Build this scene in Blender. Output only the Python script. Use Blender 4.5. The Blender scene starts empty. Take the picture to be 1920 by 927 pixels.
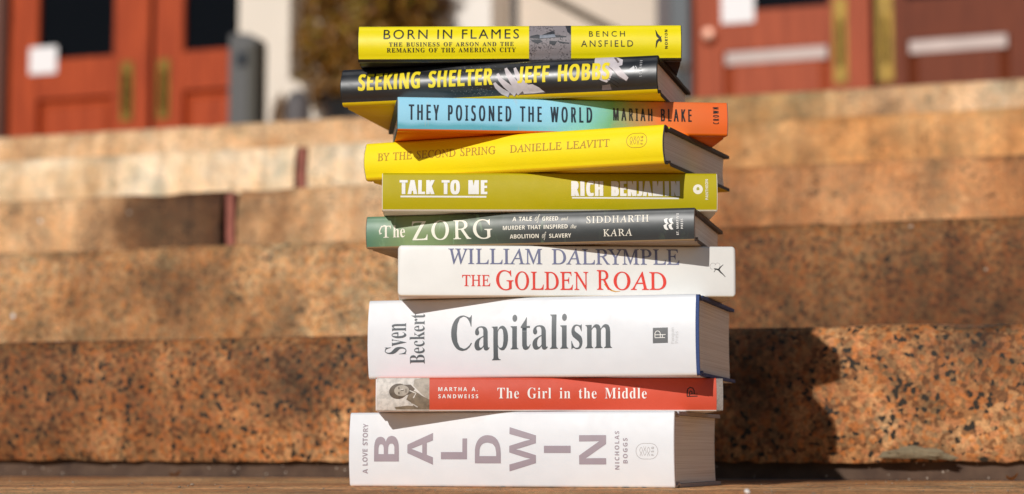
import bpy, bmesh, math, random
from mathutils import Vector, Matrix, noise
from mathutils.geometry import tessellate_polygon

# ------------------------------------------------------------------ camera, light, exposure
S = bpy.context.scene
COL = S.collection
R = math.radians
cam_d = bpy.data.cameras.new('camera'); cam = bpy.data.objects.new('camera', cam_d); COL.objects.link(cam)
cam.location = (0, 0, .024)
cam.rotation_euler = (R(90) + math.atan(386.5 / 3733), 0, 0)
cam_d.sensor_width = 36; cam_d.lens = 70.0
cam_d.clip_start = .05; cam_d.clip_end = 500
cam_d.dof.use_dof = True; cam_d.dof.focus_distance = 1.405; cam_d.dof.aperture_fstop = 6.3
S.camera = cam

SUN_FROM = Vector((-.39, -1, .475))
wld = bpy.data.worlds.new('World'); S.world = wld; wld.use_nodes = True
nt = wld.node_tree
sky = nt.nodes.new('ShaderNodeTexSky'); sky.sky_type = 'NISHITA'; sky.sun_disc = False
sky.sun_elevation = math.asin(SUN_FROM.normalized().z)
sky.dust_density = 0.0; sky.air_density = 1.0
sky.sun_rotation = math.atan2(SUN_FROM.x, SUN_FROM.y)
bg = nt.nodes['Background']; bg.inputs['Strength'].default_value = .05
nt.links.new(sky.outputs[0], bg.inputs['Color'])
sun_d = bpy.data.lights.new('sun', 'SUN'); sun = bpy.data.objects.new('sun', sun_d); COL.objects.link(sun)
sun_d.energy = 3.3; sun_d.angle = R(.53); sun_d.color = (1, .965, .92)
sun.rotation_euler = (-SUN_FROM).to_track_quat('-Z', 'Y').to_euler()
sun.location = (-3, -6, 5)
S.view_settings.view_transform = 'Standard'; S.view_settings.look = 'None'
S.view_settings.exposure = -.12; S.view_settings.gamma = 1; S.view_settings.use_curve_mapping = False
S.cycles.max_bounces = 8

# ------------------------------------------------------------------ helpers
def lin(c):
    return tuple((x / 255 / 12.92) if x / 255 <= .04045 else ((x / 255 + .055) / 1.055) ** 2.4 for x in c) + (1,)

class NT:
    """small node-tree builder"""
    def __init__(s, name):
        s.m = bpy.data.materials.new(name); s.m.use_nodes = True; s.t = s.m.node_tree
        s.b = s.t.nodes['Principled BSDF']
    def n(s, typ, **kw):
        n = s.t.nodes.new(typ)
        for k, v in kw.items():
            if k.startswith('_'): n.inputs[k[1:]].default_value = v
            else: setattr(n, k, v)
        return n
    def l(s, a, b): s.t.links.new(a, b)
    def coord(s, scale=(1, 1, 1), out='Object'):
        tc = s.n('ShaderNodeTexCoord'); mp = s.n('ShaderNodeMapping'); mp.inputs['Scale'].default_value = scale
        s.l(tc.outputs[out], mp.inputs['Vector']); return mp.outputs[0]
    def noise(s, vec, scale, detail=3, rough=.55, dist=0):
        n = s.n('ShaderNodeTexNoise', _Scale=scale, _Detail=detail, _Roughness=rough, _Distortion=dist)
        s.l(vec, n.inputs['Vector']); return n.outputs['Fac']
    def ramp(s, fac, stops, interp='LINEAR'):
        r = s.n('ShaderNodeValToRGB'); r.color_ramp.interpolation = interp
        el = r.color_ramp.elements
        while len(el) < len(stops): el.new(.5)
        for e, (p, c) in zip(el, stops): e.position = p; e.color = c
        s.l(fac, r.inputs[0]); return r.outputs[0]
    def mix(s, fac, a, b, mode='MIX'):
        m = s.n('ShaderNodeMix', data_type='RGBA', blend_type=mode)
        for i, v in ((0, fac), (6, a), (7, b)):
            if hasattr(v, 'is_linked') or hasattr(v, 'links'): s.l(v, m.inputs[i])
            else: m.inputs[i].default_value = v
        return m.outputs[2]
    def bump(s, h, strength, dist):
        b = s.n('ShaderNodeBump', _Strength=strength, _Distance=dist); s.l(h, b.inputs['Height'])
        s.l(b.outputs[0], s.b.inputs['Normal'])
    def base(s, c):
        if hasattr(c, 'links'): s.l(c, s.b.inputs['Base Color'])
        else: s.b.inputs['Base Color'].default_value = c
    def rough(s, r): s.b.inputs['Roughness'].default_value = r

def paper(name, c, rough=.45, k=1.0, coat=0, var=.03, spec=.5, wave=.16):
    """printed or plain paper: one colour, a trace of unevenness"""
    m = NT(name); v = m.coord()
    a = tuple(x * k for x in lin(c)[:3]) + (1,)
    d = tuple(x * (1 - var) for x in a[:3]) + (1,)
    m.base(m.ramp(m.noise(v, 60, 4), [(.35, d), (.65, a)]))
    m.bump(m.noise(v, 22, 3), wave, .004)
    rr = m.n('ShaderNodeMapRange'); m.l(m.noise(v, 26, 5, .7, .8), rr.inputs[0]); rr.inputs[1].default_value = .35; rr.inputs[2].default_value = .65
    rr.inputs[3].default_value = rough - .06; rr.inputs[4].default_value = rough + .12; m.l(rr.outputs[0], m.b.inputs['Roughness'])   # handling marks
    m.b.inputs['Specular IOR Level'].default_value = spec
    if coat: m.b.inputs['Coat Weight'].default_value = coat; m.b.inputs['Coat Roughness'].default_value = .08
    return m.m

def plain(name, c, rough=.5, metal=0, var=.12, scale=20, spec=.5, bump=0):
    m = NT(name); v = m.coord(); a = lin(c); d = tuple(x * (1 - var) for x in a[:3]) + (1,)
    f = m.noise(v, scale, 4)
    m.base(m.ramp(f, [(.3, d), (.7, a)])); m.rough(rough)
    m.b.inputs['Metallic'].default_value = metal; m.b.inputs['Specular IOR Level'].default_value = spec
    if bump: m.bump(f, .4, bump)
    return m.m

def tag(o, label=None, cat=None, group=None, kind=None):
    for k, v in (('label', label), ('category', cat), ('group', group), ('kind', kind)):
        if v: o[k] = v
    return o

def link(name, me, mats=(), parent=None):
    o = bpy.data.objects.new(name, me); COL.objects.link(o)
    for m in mats: me.materials.append(m)
    if parent: o.parent = parent
    return o

def finish(bm, name, mats=(), parent=None, smooth=None):
    bmesh.ops.recalc_face_normals(bm, faces=bm.faces)
    me = bpy.data.meshes.new(name); bm.to_mesh(me); bm.free()
    if smooth is not None:
        me.shade_smooth(); me.set_sharp_from_angle(angle=R(smooth))
    return link(name, me, mats, parent)

def empty(name, loc, rz=0):
    o = bpy.data.objects.new(name, None); COL.objects.link(o); o.location = loc; o.rotation_euler = (0, 0, rz)
    o.empty_display_size = .05
    return o

def box(bm, x0, x1, y0, y1, z0, z1, bev=0, mat=0):
    r = bmesh.ops.create_cube(bm, size=1)
    for v in r['verts']:
        v.co = Vector(((x0 + x1) / 2 + v.co.x * (x1 - x0), (y0 + y1) / 2 + v.co.y * (y1 - y0), (z0 + z1) / 2 + v.co.z * (z1 - z0)))
    fs = list({f for v in r['verts'] for f in v.link_faces})
    for f in fs: f.material_index = mat
    if bev:
        es = list({e for f in fs for e in f.edges})
        bmesh.ops.bevel(bm, geom=es, offset=bev, segments=2, affect='EDGES')

def prism(bm, pts, y0, y1, mat=0):
    """polygon in (x, z) extruded along y"""
    a = [bm.verts.new((x, y0, z)) for x, z in pts]; b = [bm.verts.new((x, y1, z)) for x, z in pts]
    n = len(pts)
    fs = [bm.faces.new(a), bm.faces.new(b[::-1])] + [bm.faces.new((a[i], b[i], b[(i + 1) % n], a[(i + 1) % n])) for i in range(n)]
    for f in fs: f.material_index = mat
    bmesh.ops.triangulate(bm, faces=fs[:2])

def lathe(bm, prof, n=24, c=(0, 0)):
    rings = []
    for r, z in prof:
        rings.append([bm.verts.new((c[0] + r * math.cos(2 * math.pi * i / n), c[1] + r * math.sin(2 * math.pi * i / n), z)) for i in range(n)] if r > 1e-5 else [bm.verts.new((c[0], c[1], z))])
    for a, b in zip(rings, rings[1:]):
        for i in range(n):
            j = (i + 1) % n
            if len(a) == 1 and len(b) == 1: continue
            if len(a) == 1: bm.faces.new((a[0], b[i], b[j]))
            elif len(b) == 1: bm.faces.new((a[i], a[j], b[0]))
            else: bm.faces.new((a[i], a[j], b[j], b[i]))

def tube(bm, p, q, r, n=12):
    p, q = Vector(p), Vector(q); d = (q - p).normalized(); a = d.orthogonal().normalized(); b = d.cross(a)
    A = [bm.verts.new(p + r * (a * math.cos(2 * math.pi * i / n) + b * math.sin(2 * math.pi * i / n))) for i in range(n)]
    B = [bm.verts.new(q + r * (a * math.cos(2 * math.pi * i / n) + b * math.sin(2 * math.pi * i / n))) for i in range(n)]
    for i in range(n): bm.faces.new((A[i], A[(i + 1) % n], B[(i + 1) % n], B[i]))
    bm.faces.new(A[::-1]); bm.faces.new(B)

YAW = R(18.5); CY, SY = math.cos(YAW), math.sin(YAW)
def at(D, s, n=0):
    """world x, y on the wall line through (0, D) turned by YAW: s along it, n out towards the street"""
    return (s * CY - n * SY, D - s * SY - n * CY)

# ------------------------------------------------------------------ granite
def granite(name, dark, mid, light, stains=(), grain=235, black=-.345, rough=.75, seed=0, hue_amt=.85, relief=.55):
    m = NT(name); tc = m.n('ShaderNodeTexCoord'); v = tc.outputs['Object']
    mp = m.n('ShaderNodeMapping'); mp.inputs['Location'].default_value = (seed, seed * .7, 0); m.l(v, mp.inputs['Vector']); v = mp.outputs[0]
    big = m.noise(v, 4.2, 5, .6, .4)
    col = m.ramp(big, [(.34, lin(dark)), (.48, lin(mid)), (.63, lin(light))])
    # crystal grains
    wob = m.n('ShaderNodeTexNoise', _Scale=90, _Detail=2); m.l(v, wob.inputs['Vector'])
    va = m.n('ShaderNodeVectorMath', operation='MULTIPLY_ADD'); va.inputs[1].default_value = (.0035, .0035, .0035)
    m.l(wob.outputs['Color'], va.inputs[0]); m.l(v, va.inputs[2])
    vo = m.n('ShaderNodeTexVoronoi', _Scale=grain); m.l(va.outputs[0], vo.inputs['Vector'])
    sep = m.n('ShaderNodeSeparateColor'); m.l(vo.outputs['Color'], sep.inputs[0])
    hue = m.ramp(sep.outputs[0], [(0, (.56, .47, .4, 1)), (.16, (1.0, .98, .93, 1)), (.34, (1.22, .9, .6, 1)), (.52, (1.2, .98, .88, 1)), (.68, (1.3, 1.28, 1.2, 1)), (.84, (.74, .82, .84, 1))], 'CONSTANT')
    col = m.mix(hue_amt, col, hue, 'MULTIPLY')
    pn = m.noise(v, 15, 4, .6, .3)
    col = m.mix(1, col, m.ramp(pn, [(.34, (.68, .74, .76, 1)), (.47, (1, 1, 1, 1)), (.6, (1.06, 1.0, .92, 1)), (.7, (1.2, 1.17, 1.12, 1))]), 'MULTIPLY')
    gr_ = m.noise(v, 3.4, 6, .68, .6)   # old grime in drifts, and rain streaks down the face
    col = m.mix(1, col, m.ramp(gr_, [(.5, (1, 1, 1, 1)), (.6, (.78, .76, .73, 1)), (.7, (.5, .47, .44, 1))]), 'MULTIPLY')
    ms = m.n('ShaderNodeMapping'); ms.inputs['Scale'].default_value = (1, .4, .16); m.l(v, ms.inputs[0])
    col = m.mix(1, col, m.ramp(m.noise(ms.outputs[0], 24, 4, .65), [(.36, (.76, .73, .7, 1)), (.5, (1, 1, 1, 1)), (.66, (1.22, 1.2, 1.16, 1))]), 'MULTIPLY')
    vf = m.n('ShaderNodeTexVoronoi', _Scale=grain * 2.6); m.l(v, vf.inputs['Vector'])
    sf = m.n('ShaderNodeSeparateColor'); m.l(vf.outputs['Color'], sf.inputs[0])
    col = m.mix(1, col, m.ramp(sf.outputs[0], [(0, (.72, .7, .68, 1)), (.3, (1, 1, 1, 1)), (.8, (1.14, 1.12, 1.1, 1))], 'CONSTANT'), 'MULTIPLY')
    # black mica in clusters
    cl = m.noise(v, 34, 3, .6)
    th = m.n('ShaderNodeMath', operation='MULTIPLY_ADD'); th.inputs[1].default_value = .8; th.inputs[2].default_value = black
    m.l(cl, th.inputs[0])
    lt = m.n('ShaderNodeMath', operation='LESS_THAN'); m.l(sep.outputs[1], lt.inputs[0]); m.l(th.outputs[0], lt.inputs[1])
    col = m.mix(lt.outputs[0], col, lin((50, 42, 32)))
    # rare bright crystals
    v2 = m.n('ShaderNodeTexVoronoi', _Scale=26); m.l(v, v2.inputs['Vector'])
    l2 = m.n('ShaderNodeMath', operation='LESS_THAN'); l2.inputs[1].default_value = .065; m.l(v2.outputs['Distance'], l2.inputs[0])
    s2 = m.n('ShaderNodeSeparateColor'); m.l(v2.outputs['Color'], s2.inputs[0])
    g2 = m.n('ShaderNodeMath', operation='GREATER_THAN'); g2.inputs[1].default_value = .8; m.l(s2.outputs[0], g2.inputs[0])
    a2 = m.n('ShaderNodeMath', operation='MULTIPLY'); m.l(l2.outputs[0], a2.inputs[0]); m.l(g2.outputs[0], a2.inputs[1])
    col = m.mix(a2.outputs[0], col, lin((250, 244, 238)))
    # rain and soil stains with edges of their own
    sx = m.n('ShaderNodeSeparateXYZ'); m.l(tc.outputs['Object'], sx.inputs[0])
    for (x0, x1, soft, c, amt) in stains:
        nz = m.noise(v, 7, 4, .6)
        ma = m.n('ShaderNodeMath', operation='MULTIPLY_ADD'); ma.inputs[1].default_value = .35; m.l(nz, ma.inputs[0]); m.l(sx.outputs[0], ma.inputs[2])
        r1 = m.n('ShaderNodeMapRange', interpolation_type='SMOOTHSTEP'); m.l(ma.outputs[0], r1.inputs[0])
        r1.inputs[1].default_value = x0 + .175 - soft; r1.inputs[2].default_value = x0 + .175 + soft
        r2 = m.n('ShaderNodeMapRange', interpolation_type='SMOOTHSTEP'); m.l(ma.outputs[0], r2.inputs[0])
        r2.inputs[1].default_value = x1 + .175 - soft; r2.inputs[2].default_value = x1 + .175 + soft; r2.inputs[3].default_value = amt; r2.inputs[4].default_value = 0
        mm_ = m.n('ShaderNodeMath', operation='MULTIPLY'); m.l(r1.outputs[0], mm_.inputs[0]); m.l(r2.outputs[0], mm_.inputs[1])
        col = m.mix(mm_.outputs[0], col, lin(c), 'MULTIPLY')
    m.base(col); m.rough(rough); m.b.inputs['Specular IOR Level'].default_value = .35
    h = m.n('ShaderNodeMath', operation='MULTIPLY_ADD'); h.inputs[1].default_value = .5; m.l(sep.outputs[2], h.inputs[0]); m.l(cl, h.inputs[2])
    m.bump(h.outputs[0], relief, .0025)
    return m.m

def step_block(name, D, s0, s1, z0, z1, depth, mat, label, seg=.012, rough=.0035, rad=.012, wavy=0, seed=0, group=None, fine=(-1.2, 1.2), bulge=.009):
    """rough-hewn granite block: a long bar whose front face and arris are worn"""
    o = empty(name, (0, 0, 0)); bpy.data.objects.remove(o)
    bm = bmesh.new()
    prof = [(0, z0)]
    nz = max(3, int((z1 - z0 - rad) / .012))
    for i in range(nz + 1): prof.append((0, z0 + .002 + (z1 - rad - z0 - .002) * i / nz))
    for i in range(1, 5):
        a = R(90 * i / 4); prof.append((rad * (1 - math.cos(a)), z1 - rad * (1 - math.sin(a))))
    for d in (.02, .04, .08, .2, depth): prof.append((rad + d, z1))
    xs = []; x = s0
    while x < s1 - 1e-6:
        xs.append(x); x += seg if fine[0] <= x <= fine[1] else .06
    xs.append(s1)
    rows = []
    for x in xs:
        row = []
        for j, (d, z) in enumerate(prof):
            p = Vector((x * 1.0 + seed * 3.1, d * 3, z))
            k = rough * (noise.noise(p * 9) * .7 + noise.noise(p * 31) * .7 + noise.noise(p * 90) * .5)
            dd = d; zz = z
            if d < rad + .1: dd += k
            if j <= nz + 1: dd += bulge * abs(2 * max(0, (z - z0) / (z1 - z0)) - 1) ** 3
            if j > nz + 1: dd += bulge * (1 if d < rad + .05 else 0)
            if j >= nz + 2: zz += (k * .3 - max(0, noise.noise(p * 17 + Vector((0, 0, 9))) - .35) * .012 * (1 if d < rad + .03 else 0)) * (1 if j < nz + 8 else .3)
            if wavy and j <= 3: zz = z + wavy * (.5 * noise.noise(Vector((x * 5, seed, 0))) + .5 * noise.noise(Vector((x * 26, seed, 4))) + .5 * noise.noise(Vector((x * 70, seed, 8)))) * (1 - j / 4)
            row.append(bm.verts.new((x, dd, zz)))
        rows.append(row)
    for a, b in zip(rows, rows[1:]):
        for j in range(len(prof) - 1): bm.faces.new((a[j], b[j], b[j + 1], a[j + 1]))
    # back and bottom, ends
    for row in (rows[0], rows[-1]):
        e = [bm.verts.new((row[0].co.x, rad + depth, z0))]
        bm.faces.new(row + e)
    ea = bm.verts.new((s0, rad + depth, z0)); eb = bm.verts.new((s1, rad + depth, z0))
    o = finish(bm, name, [mat], None, 50)
    x, y = at(D, 0); o.location = (x, y, 0); o.rotation_euler = (0, 0, -YAW)
    return tag(o, label, 'stone step', group)

# ------------------------------------------------------------------ ground, steps
def sheet(name, pts, z, mat, kind='structure'):
    bm = bmesh.new(); bm.faces.new([bm.verts.new((x, y, z)) for x, y in pts]); o = finish(bm, name, [mat]); return tag(o, kind=kind)

m = NT('asphalt'); v = m.coord()
m.base(m.ramp(m.noise(v, 3, 6, .65), [(.3, lin((62, 60, 58))), (.7, lin((84, 80, 76)))])); m.rough(.85)
m.bump(m.noise(v, 60, 4), .4, .004); PAVE = m.m
sheet('ground', [(-150, -150), (150, -150), (150, 150), (-150, 150)], -.142, PAVE)

G_NEAR = granite('orange_granite', (100, 72, 48), (170, 122, 80), (214, 172, 128), [(-2.5, -.36, .24, (196, 184, 170), 1), (-.22, .0, .1, (255, 255, 255), 0)], 240, black=-.32, seed=1.3, hue_amt=1.0)
G_TWO = granite('brown_granite', (130, 96, 64), (178, 136, 94), (210, 174, 132), [(.02, 2.8, .1, (182, 164, 146), 1)], 280, black=-.385, seed=4.1, hue_amt=1.0)
G_THREE = granite('tan_granite', (170, 130, 92), (212, 170, 126), (234, 200, 160), [(.1, 2.8, .2, (226, 200, 178), 1)], 330, black=-.4, seed=7.7, hue_amt=.6)
G_STAIN = granite('stained_granite', (174, 134, 96), (212, 170, 126), (234, 200, 160), [(-.66, -.2, .05, (146, 132, 118), 1), (-.58, -.2, .09, (186, 174, 162), 1)], 330, black=-.4, seed=2.2, hue_amt=.6)
G_FOUR = granite('pale_granite', (216, 180, 138), (244, 214, 174), (252, 234, 206), [(.05, 2.8, .15, (226, 190, 150), 1)], 330, black=-.43, seed=9.4, hue_amt=.5)
G_FIVE = granite('landing_granite', (184, 146, 108), (224, 186, 144), (244, 214, 178), [(.1, .62, .1, (190, 180, 150), .9)], 330, black=-.4, seed=5.2, hue_amt=.6)
G_TREAD = granite('worn_tread_granite', (190, 136, 90), (222, 168, 116), (240, 198, 148), [], 330, black=-.35, relief=1.0, rough=.8, seed=3.3)

H = .141; T = .47; D1 = 1.87
OFF = [0, -.003, .004, .001, .004, -.005]
def zt(k): return k * H + OFF[k]
def dk(k): return D1 + (k - 1) * T / CY
# the tread the books stand on: a slab with a rough front arris below the camera
tread = step_block('granite_step', D1 - 1.02 / CY, -2.8, 2.8, -.142, 0, 1.03, G_TREAD, 'lowest granite step carrying the stack of books on its worn flat top', seed=5, rough=.003)
STEPGRP = None
step_block('granite_step', dk(1), -2.6, 2.6, .0165, zt(1), .6, G_NEAR, 'coarse orange granite step directly behind the bottom books, caught by the shadow of the stack', rough=.0045, wavy=.005, rad=.01, seed=1)
step_block('granite_step', dk(2), -2.7, 2.7, .10, zt(2), .6, G_TWO, 'long brown granite step behind the white books, second riser above the book ledge', rough=.004, seed=2, seg=.016)
z0 = zt(2) - .03
step_block('granite_step', dk(3), -2.8, -.468, z0, zt(3), .6, G_STAIN, 'tan granite step block at left with a dark brown stain beside the tall red joint', rough=.004, seed=3, seg=.02)
step_block('granite_step', dk(3), -.440, 2.8, z0, zt(3), .6, G_THREE, 'tan granite step block running behind the green books, right of the stained block', rough=.004, seed=6, seg=.02)
z0 = zt(3) - .03
step_block('granite_step', dk(4), -2.9, -.407, z0, zt(4), .6, G_FOUR, 'pale cream granite step block left of the short red mortar joint', rough=.004, seed=7, seg=.025, fine=(-2, 2))
step_block('granite_step', dk(4), -.381, 2.9, z0, zt(4), .6, G_FOUR, 'ochre granite step block right of the short red mortar joint, behind the yellow book', rough=.004, seed=8, seg=.025, fine=(-2, 2))
z0 = zt(4) - .03
step_block('granite_step', dk(5), -3, 3, z0, zt(5), .5, G_FIVE, 'top granite step edging the landing in front of the wooden doors', rough=.005, seed=9, seg=.025, fine=(-2, 2))
LZ = zt(5)
sheet('landing', [at(dk(5), -9, -.3), at(dk(5), 9, -.3), at(9.5, 9, -.4), at(9.5, -9, -.4)], LZ - .006, G_FIVE)

RED = plain('red_mortar', (168, 100, 84), .9, var=.35, scale=60, bump=.002)
BRN = NT('brown_mortar'); v = BRN.coord()
f = BRN.noise(v, 40, 4); c = BRN.ramp(f, [(.3, lin((66, 48, 38))), (.7, lin((100, 78, 62)))])
vo = BRN.n('ShaderNodeTexVoronoi', _Scale=130); BRN.l(v, vo.inputs['Vector'])
l2 = BRN.n('ShaderNodeMath', operation='LESS_THAN'); l2.inputs[1].default_value = .1; BRN.l(vo.outputs['Distance'], l2.inputs[0])
BRN.base(BRN.mix(l2.outputs[0], c, lin((190, 176, 160)))); BRN.rough(.9); BRN.bump(f, .5, .003); BRN = BRN.m

def bar(name, D, s0, s1, n0, n1, z0, z1, mat, label, cat, amp=.001):
    bm = bmesh.new(); N = max(4, int((s1 - s0) / .02)); rows = []
    M = max(2, int((z1 - z0) / .012))
    for i in range(N + 1):
        x = s0 + (s1 - s0) * i / N
        row = []
        for j in range(M + 1):
            z = z0 + (z1 - z0) * j / M
            row.append(bm.verts.new((x + (amp * noise.noise(Vector((z * 60, x, 1))) if N < 8 else 0), -n1 + amp * noise.noise(Vector((x * 40, z * 40, 0))), z)))
        row += [bm.verts.new((x, -n0, z1)), bm.verts.new((x, -n0, z0))]
        rows.append(row)
    L = M + 3
    for a, b in zip(rows, rows[1:]):
        for j in range(L): bm.faces.new((a[j], b[j], b[(j + 1) % L], a[(j + 1) % L]))
    bm.faces.new(rows[0]); bm.faces.new(rows[-1])
    o = finish(bm, name, [mat], None, 60); x, y = at(D, 0); o.location = (x, y, 0); o.rotation_euler = (0, 0, -YAW)
    return tag(o, label, cat)
bar('mortar_joint', D1, -2.6, 2.6, -.08, -.019, .0005, .024, BRN, 'dark brown mortar bed under the lowest riser, level with the bottom of the stack', 'mortar joint', .003)
bar('mortar_joint', dk(3), -.461, -.447, -.08, -.005, zt(2) - .02, zt(3) - .006, RED, 'tall red mortar joint between the stained block and the tan block', 'mortar joint', .002)
bar('mortar_joint', dk(4), -.401, -.387, -.08, -.004, zt(3) - .02, zt(4) - .006, RED, 'short red mortar joint in the pale upper step, left of the yellow book', 'mortar joint', .003)
bm = bmesh.new(); bmesh.ops.create_icosphere(bm, subdivisions=4, radius=1)
for v_ in bm.verts:
    p = v_.co.copy(); k = 1 + .35 * noise.noise(p * 2.2) + .15 * noise.noise(p * 6)
    v_.co = Vector((p.x * .031 * k, p.y * .006 * k, (p.z * .0052 - .004 * (p.x + .15) ** 2) * k))
o = finish(bm, 'mortar_lump', [plain('grey_green_mortar', (142, 126, 98), .9, var=.3, scale=160, bump=.002)], None, 60)
x, y = at(D1, .374, .003); o.location = (x, y, .0245); o.rotation_euler = (0, 0, -YAW)
tag(o, 'grey green smear of old mortar at the riser foot right of the books', 'mortar')
bm = bmesh.new(); bmesh.ops.create_icosphere(bm, subdivisions=2, radius=.0019)
for v_ in bm.verts: v_.co *= 1 + .4 * noise.noise(v_.co * 500); v_.co.z *= .8
o = finish(bm, 'pebble', [plain('white_stone', (235, 230, 224), .7)], None, 60); o.location = (.1395, 1.19, .0014)
tag(o, 'tiny white pebble lying on the ledge right of the bottom book', 'pebble')

rng = random.Random(4); bm = bmesh.new()
for i in range(260):
    r_ = rng.uniform(.0002, .0009) * (1 if rng.random() < .93 else 1.8); s_ = rng.uniform(-.62, .62); n_ = -rng.uniform(-.80, -.02)
    x, y = at(D1, s_, n_)
    if abs(x) < .16 and 1.36 < y < 1.64: continue
    q = bmesh.ops.create_icosphere(bm, subdivisions=1, radius=r_)
    for v_ in q['verts']: v_.co = Vector((v_.co.x * rng.uniform(.7, 1.3), v_.co.y, v_.co.z * .7)) + Vector((x, y, r_ * .3 + .0006))
o = finish(bm, 'grit', [plain('grit_stone', (170, 150, 128), .9, var=.6, scale=30)]); tag(o, 'loose sandy grit scattered on the ledge around the books', 'grit', kind='stuff')

LEAF = plain('dry_leaf', (150, 96, 44), .8, var=.4, scale=120)
rng = random.Random(8)
for s_, w_, l_, lab in ((-.345, .007, .012, 'curled dry brown leaf scrap in the joint at far left'), (-.155, .005, .009, 'small ochre leaf scrap in the joint just left of the bottom book'), (.455, .005, .010, 'dry brown leaf scrap in the joint at far right')):
    bm = bmesh.new(); N = 8; rows = []
    for i in range(N + 1):
        u = i / N; hw = w_ * .5 * math.sin(math.pi * min(1, u * .96 + .02)) ** .8
        rows.append([bm.verts.new((l_ * (u - .5), k * hw, .0022 + .0025 * abs(k) + .003 * (u - .4) ** 2 * 4 + .0004 * noise.noise(Vector((u * 9, k, s_ * 50))))) for k in (-1, -.5, 0, .5, 1)])
    for a, b in zip(rows, rows[1:]):
        for j in range(4): bm.faces.new((a[j], b[j], b[j + 1], a[j + 1]))
    bmesh.ops.solidify(bm, geom=bm.faces[:], thickness=.0003)
    o = finish(bm, 'dry_leaf', [LEAF], None, 60); x, y = at(D1, s_, .012); o.location = (x, y, -.0012); o.rotation_euler = (0, 0, rng.uniform(-.6, .6)); tag(o, lab, 'leaf', 'dry leaf scraps along the ledge joint')

# ------------------------------------------------------------------ building with its two pairs of doors
FD = 9.5
def fempty(name, D=FD, s=0, n=0, z=LZ - .006):
    x, y = at(D, s, n); return empty(name, (x, y, z), -YAW)
# local axes of these things: x along the wall, y into the wall (towards the inside), z up
STUCCO = plain('cream_stucco', (222, 206, 188), .85, var=.06, scale=6, bump=.002)
STUCCO2 = plain('cream_pilaster_paint', (236, 224, 208), .8, var=.05, scale=5, bump=.001)
SLATE = plain('slate_paint', (80, 86, 90), .5, var=.1)
PLUM = plain('dark_plum_paint', (82, 68, 68), .5, var=.1)
def wood(name, a, b, coat=.35):
    m = NT(name); v = m.coord((1, 1, .07)); f = m.noise(v, 38, 5, .6, .6)
    m.base(m.ramp(f, [(.3, lin(a)), (.7, lin(b))])); m.rough(.6); m.b.inputs['Specular IOR Level'].default_value = coat
    return m.m
WOOD_L = wood('orange_stained_wood', (146, 56, 26), (186, 80, 40), .2)
WOOD_R = wood('rose_brown_stained_wood', (146, 64, 36), (180, 86, 52), .25)
WOOD_R2 = wood('brown_stained_wood', (98, 44, 24), (124, 60, 34), .2)
GLASS = plain('dark_glass', (14, 15, 18), .12, var=.1, spec=.12)
BRASS = plain('worn_brass', (142, 112, 42), .5, metal=.6, var=.45, scale=26)
BEVEL_GLINT = plain('painted_bevel_glint', (206, 186, 178), .6, var=.12, scale=8)  # pale colour standing in for reflected light on the panel bevels
LB = -(LZ - .006)
bld = fempty('building')
tag(bld, 'cream building front with two pairs of wooden doors behind the landing', 'building')
bm = bmesh.new()
Hh = 6.0
# wall with two door openings (left: -2.84..-1.16, right: .90..2.62), built of butted blocks
box(bm, -9, -2.90, 0, .3, 0, Hh); box(bm, -1.12, .735, 0, .3, 0, Hh); box(bm, 2.66, 9, 0, .3, 0, Hh)
box(bm, -2.90, -1.12, 0, .3, 3.1, Hh); box(bm, .735, 2.66, 0, .3, 3.1, Hh)
finish(bm, 'wall', [STUCCO], bld)
DARKIN = plain('dark_interior', (10, 10, 12), .9)
for a_, b_ in ((-2.9, -1.12), (.735, 2.66)):
    bm = bmesh.new(); box(bm, a_, b_, .32, .36, 0, 3.1); finish(bm, 'inner_lining', [DARKIN], bld)
def pz(z): return z + LB
# pilaster one with a splayed foot
bm = bmesh.new(); box(bm, -1.345, -1.065, -.25, -.002, pz(1.84), Hh, .004)
pil = finish(bm, 'pilaster', [STUCCO2], bld)
bm = bmesh.new()
foot = [(-1.272, 1.838), (-1.272, LZ), (-1.16, LZ), (-1.159, 1.669), (-1.152, 1.735), (-1.106, 1.779), (-1.045, 1.663), (-1.0, 1.55), (-1.0, LZ), (-.86, LZ), (-.86, 1.53), (-.918, 1.656), (-1.000, 1.81), (-1.068, 1.838)]
prism(bm, [(x, pz(z) + .007) for x, z in foot], -.25, -.06)
finish(bm, 'pilaster_foot', [STUCCO2], bld)
bm = bmesh.new(); box(bm, -.35, -.02, -.25, -.002, .004, Hh, .004); finish(bm, 'pilaster', [plain('white_pilaster_paint', (246, 238, 228), .75, var=.04)], bld)
def frame(x0, x1, mat, mat2=None, w=.05):
    bm = bmesh.new()
    box(bm, x0, x0 + w, -.02, .2, .004, 3.1, .004); box(bm, x1 - w, x1, -.02, .2, .004, 3.1, .004); box(bm, x0 + w, x1 - w, -.02, .2, 3.0, 3.1)
    return finish(bm, 'door_frame', [mat], bld)
frame(-2.90, -1.12, plain('dark_door_frame', (96, 52, 34), .6), w=.07)
bm = bmesh.new(); box(bm, .735, .80, -.06, .2, .004, 3.1, .004, 0); box(bm, .80, .892, -.05, .2, .004, 3.1, .004, 1); box(bm, 2.6, 2.66, -.02, .2, .004, 3.1, .004, 1); box(bm, .892, 2.6, -.02, .2, 3.02, 3.1, 0, 1)
fr = finish(bm, 'door_frame', [PLUM, SLATE], bld); tag(fr, 'slate grey door frame')
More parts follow.
